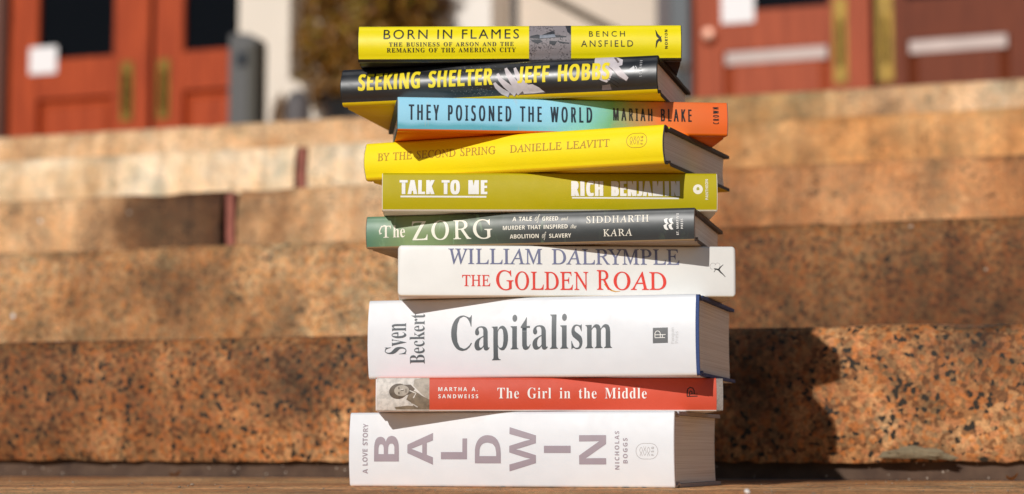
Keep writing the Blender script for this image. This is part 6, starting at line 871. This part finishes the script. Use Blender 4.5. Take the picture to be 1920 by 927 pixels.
["girl","portrait_panel","print_tan_light",4,[[[[-97.0,15.04],[-97.13,13.82],[-97.76,12.67],[-98.83,11.71],[-100.23,11.01],[-101.83,10.66],[-103.47,10.69],[-104.98,11.09],[-106.23,11.82],[-107.09,12.82],[-107.47,13.98],[-107.34,15.2],[-106.71,16.34],[-105.65,17.31],[-104.24,18.01],[-102.65,18.36],[-101.01,18.33],[-99.49,17.93],[-98.24,17.2],[-97.38,16.2]]]]],
["girl","portrait_panel","print_brown",5,[[[[-103.6,16.24],[-103.75,15.55],[-104.12,15.26],[-104.5,15.55],[-104.65,16.24],[-104.5,16.93],[-104.13,17.21],[-103.76,16.93]]],[[[-103.58,12.63],[-103.73,11.94],[-104.1,11.65],[-104.47,11.94],[-104.63,12.63],[-104.48,13.32],[-104.11,13.61],[-103.74,13.32]]],[[[-102.57,14.17],[-100.69,14.4],[-100.78,15.07],[-102.66,14.84]]],[[[-99.52,15.81],[-99.35,12.99],[-98.79,13.02],[-98.95,15.84]]],[[[-107.91,16.87],[-108.66,14.1],[-107.49,11.34],[-106.73,11.66],[-107.84,14.16],[-107.12,16.65]]]]],
["girl","portrait_panel","print_cream",6,[[[[-102.99,14.96],[-101.11,14.96],[-101.11,15.56],[-102.99,15.56]]],[[[-96.75,14.13],[-92.44,12.45],[-94.3,9.46],[-93.57,9.06],[-91.7,12.82],[-96.44,14.89]]],[[[-98.89,5.51],[-94.04,4.4],[-91.09,2.56],[-90.7,3.2],[-93.78,5.1],[-98.72,6.24]]]]],
["bald","publisher_emblem","ink_greyline",0,[[[[103.32,30.73],[105.02,30.47],[106.55,29.71],[107.75,28.53],[108.52,27.04],[108.78,25.39],[108.77,24.95],[108.49,23.3],[107.7,21.81],[106.48,20.63],[104.94,19.87],[103.24,19.61],[98.41,19.61],[96.7,19.87],[95.17,20.62],[93.96,21.81],[93.18,23.3],[92.92,24.95],[92.93,25.4],[93.21,27.05],[94.0,28.54],[95.23,29.72],[96.78,30.48],[98.48,30.74]],[[103.32,30.33],[104.89,30.09],[106.3,29.39],[107.42,28.29],[108.13,26.92],[108.36,25.39],[108.36,24.95],[108.1,23.42],[107.37,22.05],[106.24,20.96],[104.82,20.26],[103.24,20.01],[98.41,20.01],[96.84,20.25],[95.42,20.95],[94.3,22.04],[93.58,23.42],[93.34,24.95],[93.34,25.4],[93.6,26.93],[94.34,28.3],[95.48,29.4],[96.9,30.1],[98.48,30.34]]],[[[96.6,28.17],[96.05,27.38],[95.67,26.56],[95.58,25.71],[95.84,24.87],[96.33,24.07],[96.88,23.3],[97.23,22.57],[97.22,21.83],[97.6,21.83],[97.6,22.65],[97.2,23.48],[96.64,24.27],[96.18,25.02],[95.96,25.75],[96.03,26.46],[96.38,27.2],[96.92,27.97]]],[[[96.6,27.97],[97.13,27.2],[97.47,26.46],[97.53,25.75],[97.29,25.02],[96.82,24.27],[96.25,23.48],[95.84,22.65],[95.83,21.83],[96.21,21.83],[96.21,22.57],[96.58,23.3],[97.14,24.07],[97.64,24.87],[97.9,25.71],[97.83,26.56],[97.46,27.38],[96.92,28.17]]],[[[99.5,22.38],[98.97,23.15],[98.63,23.88],[98.57,24.6],[98.8,25.32],[99.28,26.07],[99.85,26.86],[100.25,27.69],[100.27,28.51],[99.89,28.51],[99.89,27.77],[99.52,27.05],[98.96,26.27],[98.46,25.47],[98.2,24.63],[98.27,23.79],[98.64,22.97],[99.18,22.18]]],[[[99.49,22.18],[100.04,22.97],[100.43,23.79],[100.51,24.63],[100.26,25.47],[99.77,26.27],[99.22,27.05],[98.86,27.78],[98.87,28.51],[98.5,28.51],[98.5,27.69],[98.89,26.86],[99.45,26.07],[99.91,25.32],[100.14,24.6],[100.07,23.88],[99.72,23.15],[99.18,22.38]]],[[[101.84,28.17],[101.29,27.38],[100.9,26.55],[100.82,25.71],[101.07,24.87],[101.56,24.07],[102.11,23.3],[102.47,22.57],[102.46,21.83],[102.83,21.83],[102.83,22.66],[102.44,23.48],[101.88,24.27],[101.42,25.02],[101.2,25.75],[101.27,26.46],[101.62,27.2],[102.15,27.96]]],[[[101.84,27.96],[102.36,27.2],[102.7,26.46],[102.76,25.75],[102.53,25.02],[102.06,24.27],[101.49,23.48],[101.08,22.65],[101.07,21.83],[101.44,21.83],[101.44,22.57],[101.81,23.3],[102.37,24.07],[102.87,24.87],[103.13,25.71],[103.06,26.55],[102.69,27.37],[102.15,28.17]]]]]]

def profile(t, b, r, groove=True, W=.156):
    """cross-section of a closed book's cover, back edge (bottom) round the spine to back edge (top); y runs into the book"""
    yb = b; gv = .0105
    bot = [(W, 0)]
    if groove: bot += [(gv + .0075, 0), (gv + .0052, .0016), (gv + .003, .0017), (gv, .0003)]
    for i in range(5):
        a = R(90 * i / 4); bot.append((yb + r * (1 - math.sin(a)), r * (1 - math.cos(a))))
    N = 14; sp = []
    for i in range(1, N):
        z = r + (t - 2 * r) * i / N; sp.append((b * abs(2 * i / N - 1) ** 2.2, z))
    top = [(y, t - z) for y, z in reversed(bot)]
    return bot + sp + top, len(bot), len(sp)

def offset(poly, d):
    """shift an open polyline to its inner side by d (number or per-point list)"""
    out = []; n = len(poly)
    for i in range(n):
        a = Vector(poly[max(i - 1, 0)]); c = Vector(poly[min(i + 1, n - 1)]); t_ = (c - a).normalized(); nn = Vector((t_.y, -t_.x))
        k = d[i] if isinstance(d, list) else d
        p = Vector(poly[i]) + nn * k; out.append((p.x, p.y))
    return out

def shell(name, outer, inner, xs, mats, parent, matfn=None, smooth=38, worn=()):
    bm = bmesh.new(); loop = outer + inner[::-1]; n = len(loop); no = len(outer); rows = []
    tm = (outer[0][1] + outer[-1][1]) / 2; xs = list(xs); ins = {}
    for dx, k in worn:   # bumped head and tail: the outline draws in towards the very ends
        for x in (xs[0] + dx, xs[-1] - dx): ins[round(x, 7)] = k
    xs = sorted(set(round(x, 7) for x in xs) | set(ins))
    for x in xs:
        k = ins.get(x, 0); h_ = outer[-1][1] - tm
        rows.append([bm.verts.new((x, y + (k * .8 if y < .02 else 0), tm + (z - tm) * (1 - k / h_))) for y, z in loop])
    for k, (a, b) in enumerate(zip(rows, rows[1:])):
        for i in range(n):
            j = (i + 1) % n; f = bm.faces.new((a[i], b[i], b[j], a[j]))
            if matfn: f.material_index = matfn(i, no, (xs[k] + xs[k + 1]) / 2)
    for row in (rows[0], rows[-1]):
        for i in range(no - 1): bm.faces.new((row[i], row[i + 1], row[n - 2 - i], row[n - 1 - i]))
    return finish(bm, name, mats, parent, smooth)

BK = {}
def book(key, label, spine, under, case, b=.0022, r=.0032, dl=(0, 0), W=.156, extra_mats=None, matcut=None, paperback=False, groove=True, endpaper=None, swell=0):
    q = BOOKS[key]; t = q['t'] - .0003; L = q['L']
    root = empty('book', (q['x'], q['y'], q['z0'] + .00015), R(-q['yaw']))
    tag(root, label, 'book', 'books stacked on the granite ledge')
    prof, nb, ns = profile(t, b, r, groove, W)
    n = len(prof)
    lo, hi = nb - 2, nb + ns + 1
    def matfn(i, no, xm):
        if i < no - 1:
            if lo <= i < hi: return 2 if (matcut is not None and xm < matcut) else 0
            return 1 if i < lo else 0
        if no - 1 < i < 2 * no - 1: return 1
        return 1
    xs = [-L / 2] + ([matcut] if matcut is not None else []) + [L / 2]
    mats = [spine, under] + (extra_mats or [])
    if paperback:
        jk = shell('cover', prof, offset(prof, .0005), xs, mats, root, matfn, 50, [(0, .0024), (.0005, .0014), (.0012, .0006), (.0024, .0001)])
        th = .00055; c0, c1 = -L / 2 + .0028, L / 2 - .0028; inset = .0
    else:
        jk = shell('dust_jacket', prof, offset(prof, .00022), xs, mats, root, matfn)
        d = [.0026 if y > .02 or i < 3 or i > n - 4 else .0019 for i, (y, z) in enumerate(prof)]
        c0, c1 = -L / 2 - .0005 + dl[0], L / 2 + .0005 + dl[1]
        shell('hard_cover', offset(prof, .0003), offset(prof, d), [c0, c1], [case], root)
        th = .0028; inset = .0034
    # page block
    inn = offset(prof, th)
    front = [(max(y, .0), z) for y, z in inn[nb - 2: nb + ns + 2]]
    Wp = W - (.0038 if not paperback else .0006)
    z0, z1 = th, t - th
    front = [(y, min(max(z, z0), z1)) for y, z in front if z0 - 1e-6 <= z <= z1 + 1e-6] or [(b + .003, z0), (b + .003, z1)]
    back = []
    for i in range(9):
        z = z1 + (z0 - z1) * i / 8; back.append((Wp - (.003 if not paperback else 0) * (1 - (2 * i / 8 - 1) ** 2), z))
    loop = [(front[0][0] + .0006, z0)] + front + [(front[-1][0] + .0006, z1)] + back
    cl = [loop[0]]
    for p in loop[1:]:
        if (Vector(p) - Vector(cl[-1])).length > 1e-5: cl.append(p)
    bm = bmesh.new(); A_ = [bm.verts.new((c0 + inset, y, z)) for y, z in cl]; B_ = [bm.verts.new((c1 - inset, y, z)) for y, z in cl]
    m_ = len(cl)
    for i in range(m_): bm.faces.new((A_[i], A_[(i + 1) % m_], B_[(i + 1) % m_], B_[i]))
    bm.faces.new(A_); bm.faces.new(B_[::-1])
    finish(bm, 'page_block', [PAGES], root, 30)
    BK[key] = (root, jk, prof, nb, ns, t)
    return root

def surf(prof, nb, ns, z, off):
    pts = prof[nb - 5: nb + ns + 5]
    z = min(max(z, pts[0][1] + 1e-6), pts[-1][1] - 1e-6)
    for (y0, z0), (y1, z1) in zip(pts, pts[1:]):
        if z0 <= z <= z1 and z1 > z0:
            k = (z - z0) / (z1 - z0); d = Vector((y1 - y0, z1 - z0)).normalized()
            return y0 + (y1 - y0) * k - d.y * off, z + d.x * off
    return pts[-1][0], z

def print_on(key, part, items):
    """items: (material name, layer, polys) with polys = lists of contours in millimetres on the spine"""
    root, jk, prof, nb, ns, t = BK[key]
    bm = bmesh.new(); names = []
    lay = bm.faces.layers.float.new('off')
    for mat, layer, polys in items:
        if mat not in names: names.append(mat)
        mi = names.index(mat)
        for pi, cs in enumerate(polys):
            for isl in group_contours(cs):
                pts3 = [[Vector((s / 1000, z / 1000, 0)) for s, z in c] for c in isl]
                flat = [p for c in pts3 for p in c]
                vs = [bm.verts.new((p.x, 0, p.y)) for p in flat]
                for tri in tessellate_polygon(pts3):
                    if len(set(tri)) < 3: continue
                    try: f = bm.faces.new([vs[i] for i in tri])
                    except ValueError: continue
                    f.material_index = mi; f[lay] = layer * .00002 + (pi % 14) * .0000025
    eps = 1e-4
    for (y, z) in prof[nb - 5: nb + ns + 5]:
        g = bm.verts[:] + bm.edges[:] + bm.faces[:]
        if any(v.co.z < z for v in bm.verts) and any(v.co.z > z for v in bm.verts):
            bmesh.ops.bisect_plane(bm, geom=g, plane_co=(0, 0, z), plane_no=(0, 0, 1), dist=1e-7)
    zlo, zhi = prof[nb - 4][1], prof[nb + ns + 3][1]
    for z, sg in ((zlo, -1), (zhi, 1)):
        g = bm.verts[:] + bm.edges[:] + bm.faces[:]
        bmesh.ops.bisect_plane(bm, geom=g, plane_co=(0, 0, z), plane_no=(0, 0, sg), dist=1e-7, clear_outer=True)
    for f in bm.faces:
        for v in f.verts:
            if v.co.y == 0:
                y, z = surf(prof, nb, ns, v.co.z, .00004 + f[lay]); v.co = Vector((v.co.x, y if y != 0 else 1e-9, z))
    for f in bm.faces:
        f.normal_update()
        if f.normal.y > 0: f.normal_flip()
    me = bpy.data.meshes.new(part); bm.to_mesh(me); bm.free(); me.shade_smooth()
    return link(part, me, [ink(x) for x in names], jk)

white = paper('white_jacket', (226, 228, 231), .42)
BLACKCASE = plain('black_cloth', (26, 25, 25), .8, var=.2, scale=400)
book('bald', 'thick white book with large mauve capital letters on its spine, bottom of the stack', white, white, plain('pale_grey_boards', (176, 164, 160), .8, var=.08), b=.0022, r=.0022, W=.162)
book('girl', 'slim red book with a small sepia portrait on its spine', paper('red_jacket', (212, 78, 50), .42), paper('off_white_jacket', (238, 228, 220), .5), plain('grey_cloth', (158, 148, 140), .9, var=.35, scale=900, bump=.0003), r=.0016, b=.0014, dl=(.0042, .0042), extra_mats=[paper('sepia_white_jacket', (236, 230, 226), .45)], matcut=-0.08266)
book('capi', 'thickest white book with tall grey serif lettering and blue boards', paper('bright_white_jacket', (229, 231, 234), .38), paper('white_jacket_back', (240, 236, 232), .45), plain('blue_cloth', (54, 76, 128), .8, var=.2, scale=500), b=.0028, r=.003, dl=(.001, .0018))
book('gold', 'white paperback with blue author name above red title', paper('ivory_cover', (240, 238, 232), .45), paper('ivory_cover_back', (236, 222, 196), .5), None, b=.0004, r=.0016, paperback=True, groove=False)
zs_ = gradient_paper('green_to_charcoal_jacket', [(0, (92, 132, 106)), (.06, (112, 144, 108)), (.12, (134, 154, 104)), (.26, (112, 130, 86)), (.34, (78, 90, 72)), (.5, (62, 65, 64)), (1, (56, 59, 60))], -.12, .12, zorg_extra)
book('zorg', 'dark charcoal book fading to pale green at its left end', zs_, paper('tan_jacket_back', (160, 132, 96), .45), plain('brown_boards', (92, 78, 70), .8), r=.0022, b=.0016)
book('talk', 'olive green book with heavy underlined white lettering', paper('olive_jacket', (190, 174, 8), .42, spec=.3), paper('cream_jacket_back', (240, 232, 210), .5), plain('cream_boards', (228, 220, 200), .8), r=.0022, b=.0016)
yel = paper('golden_yellow_jacket', (255, 230, 20), .45, var=.02, spec=.3)
book('seco', 'bright yellow book with thin ochre lettering and dark grey boards', yel, paper('golden_yellow_back', (250, 205, 16), .5), plain('dark_grey_boards', (84, 80, 80), .8, var=.15), r=.0036, b=.0028, W=.165)
ps_ = gradient_paper('blue_to_orange_jacket', [(0, (160, 222, 246)), (.46, (156, 220, 246)), (.58, (136, 206, 206)), (.65, (118, 178, 140)), (.72, (178, 150, 104)), (.80, (232, 124, 66)), (1, (250, 112, 44))], -.119, .119, pois_extra)
book('pois', 'pale blue book turning orange at its right end, tall narrow black letters', ps_, paper('orange_jacket_back', (244, 112, 10), .42), plain('teal_grey_boards', (86, 100, 104), .75), r=.0022, b=.0016)
book('seek', 'glossy black book with bold yellow letters and printed hands', paper('glossy_black_jacket', (30, 30, 32), .32, spec=1.0, wave=.06), paper('yellow_jacket_back', (232, 196, 8), .4), BLACKCASE, r=.0042, b=.0034)
book('born', 'glossy yellow book with thin black letters, top of the stack', paper('glossy_yellow_jacket', (252, 232, 0), .34, coat=.6, wave=.03), paper('black_jacket_back', (38, 36, 36), .35), BLACKCASE, r=.0030, b=.003)

parts = {}
for b, part, mat, style, s, a0, a1, b0, b1, rot, xs in TEXTS:
    parts.setdefault((b, part), []).append((mat, 12, letter_polys(style, s, a0, a1, b0, b1, rot, xs)))
for b, part, mat, layer, polys in ART:
    parts.setdefault((b, part), []).append((mat, layer, polys))
for (b, part), items in parts.items(): print_on(b, part, items)
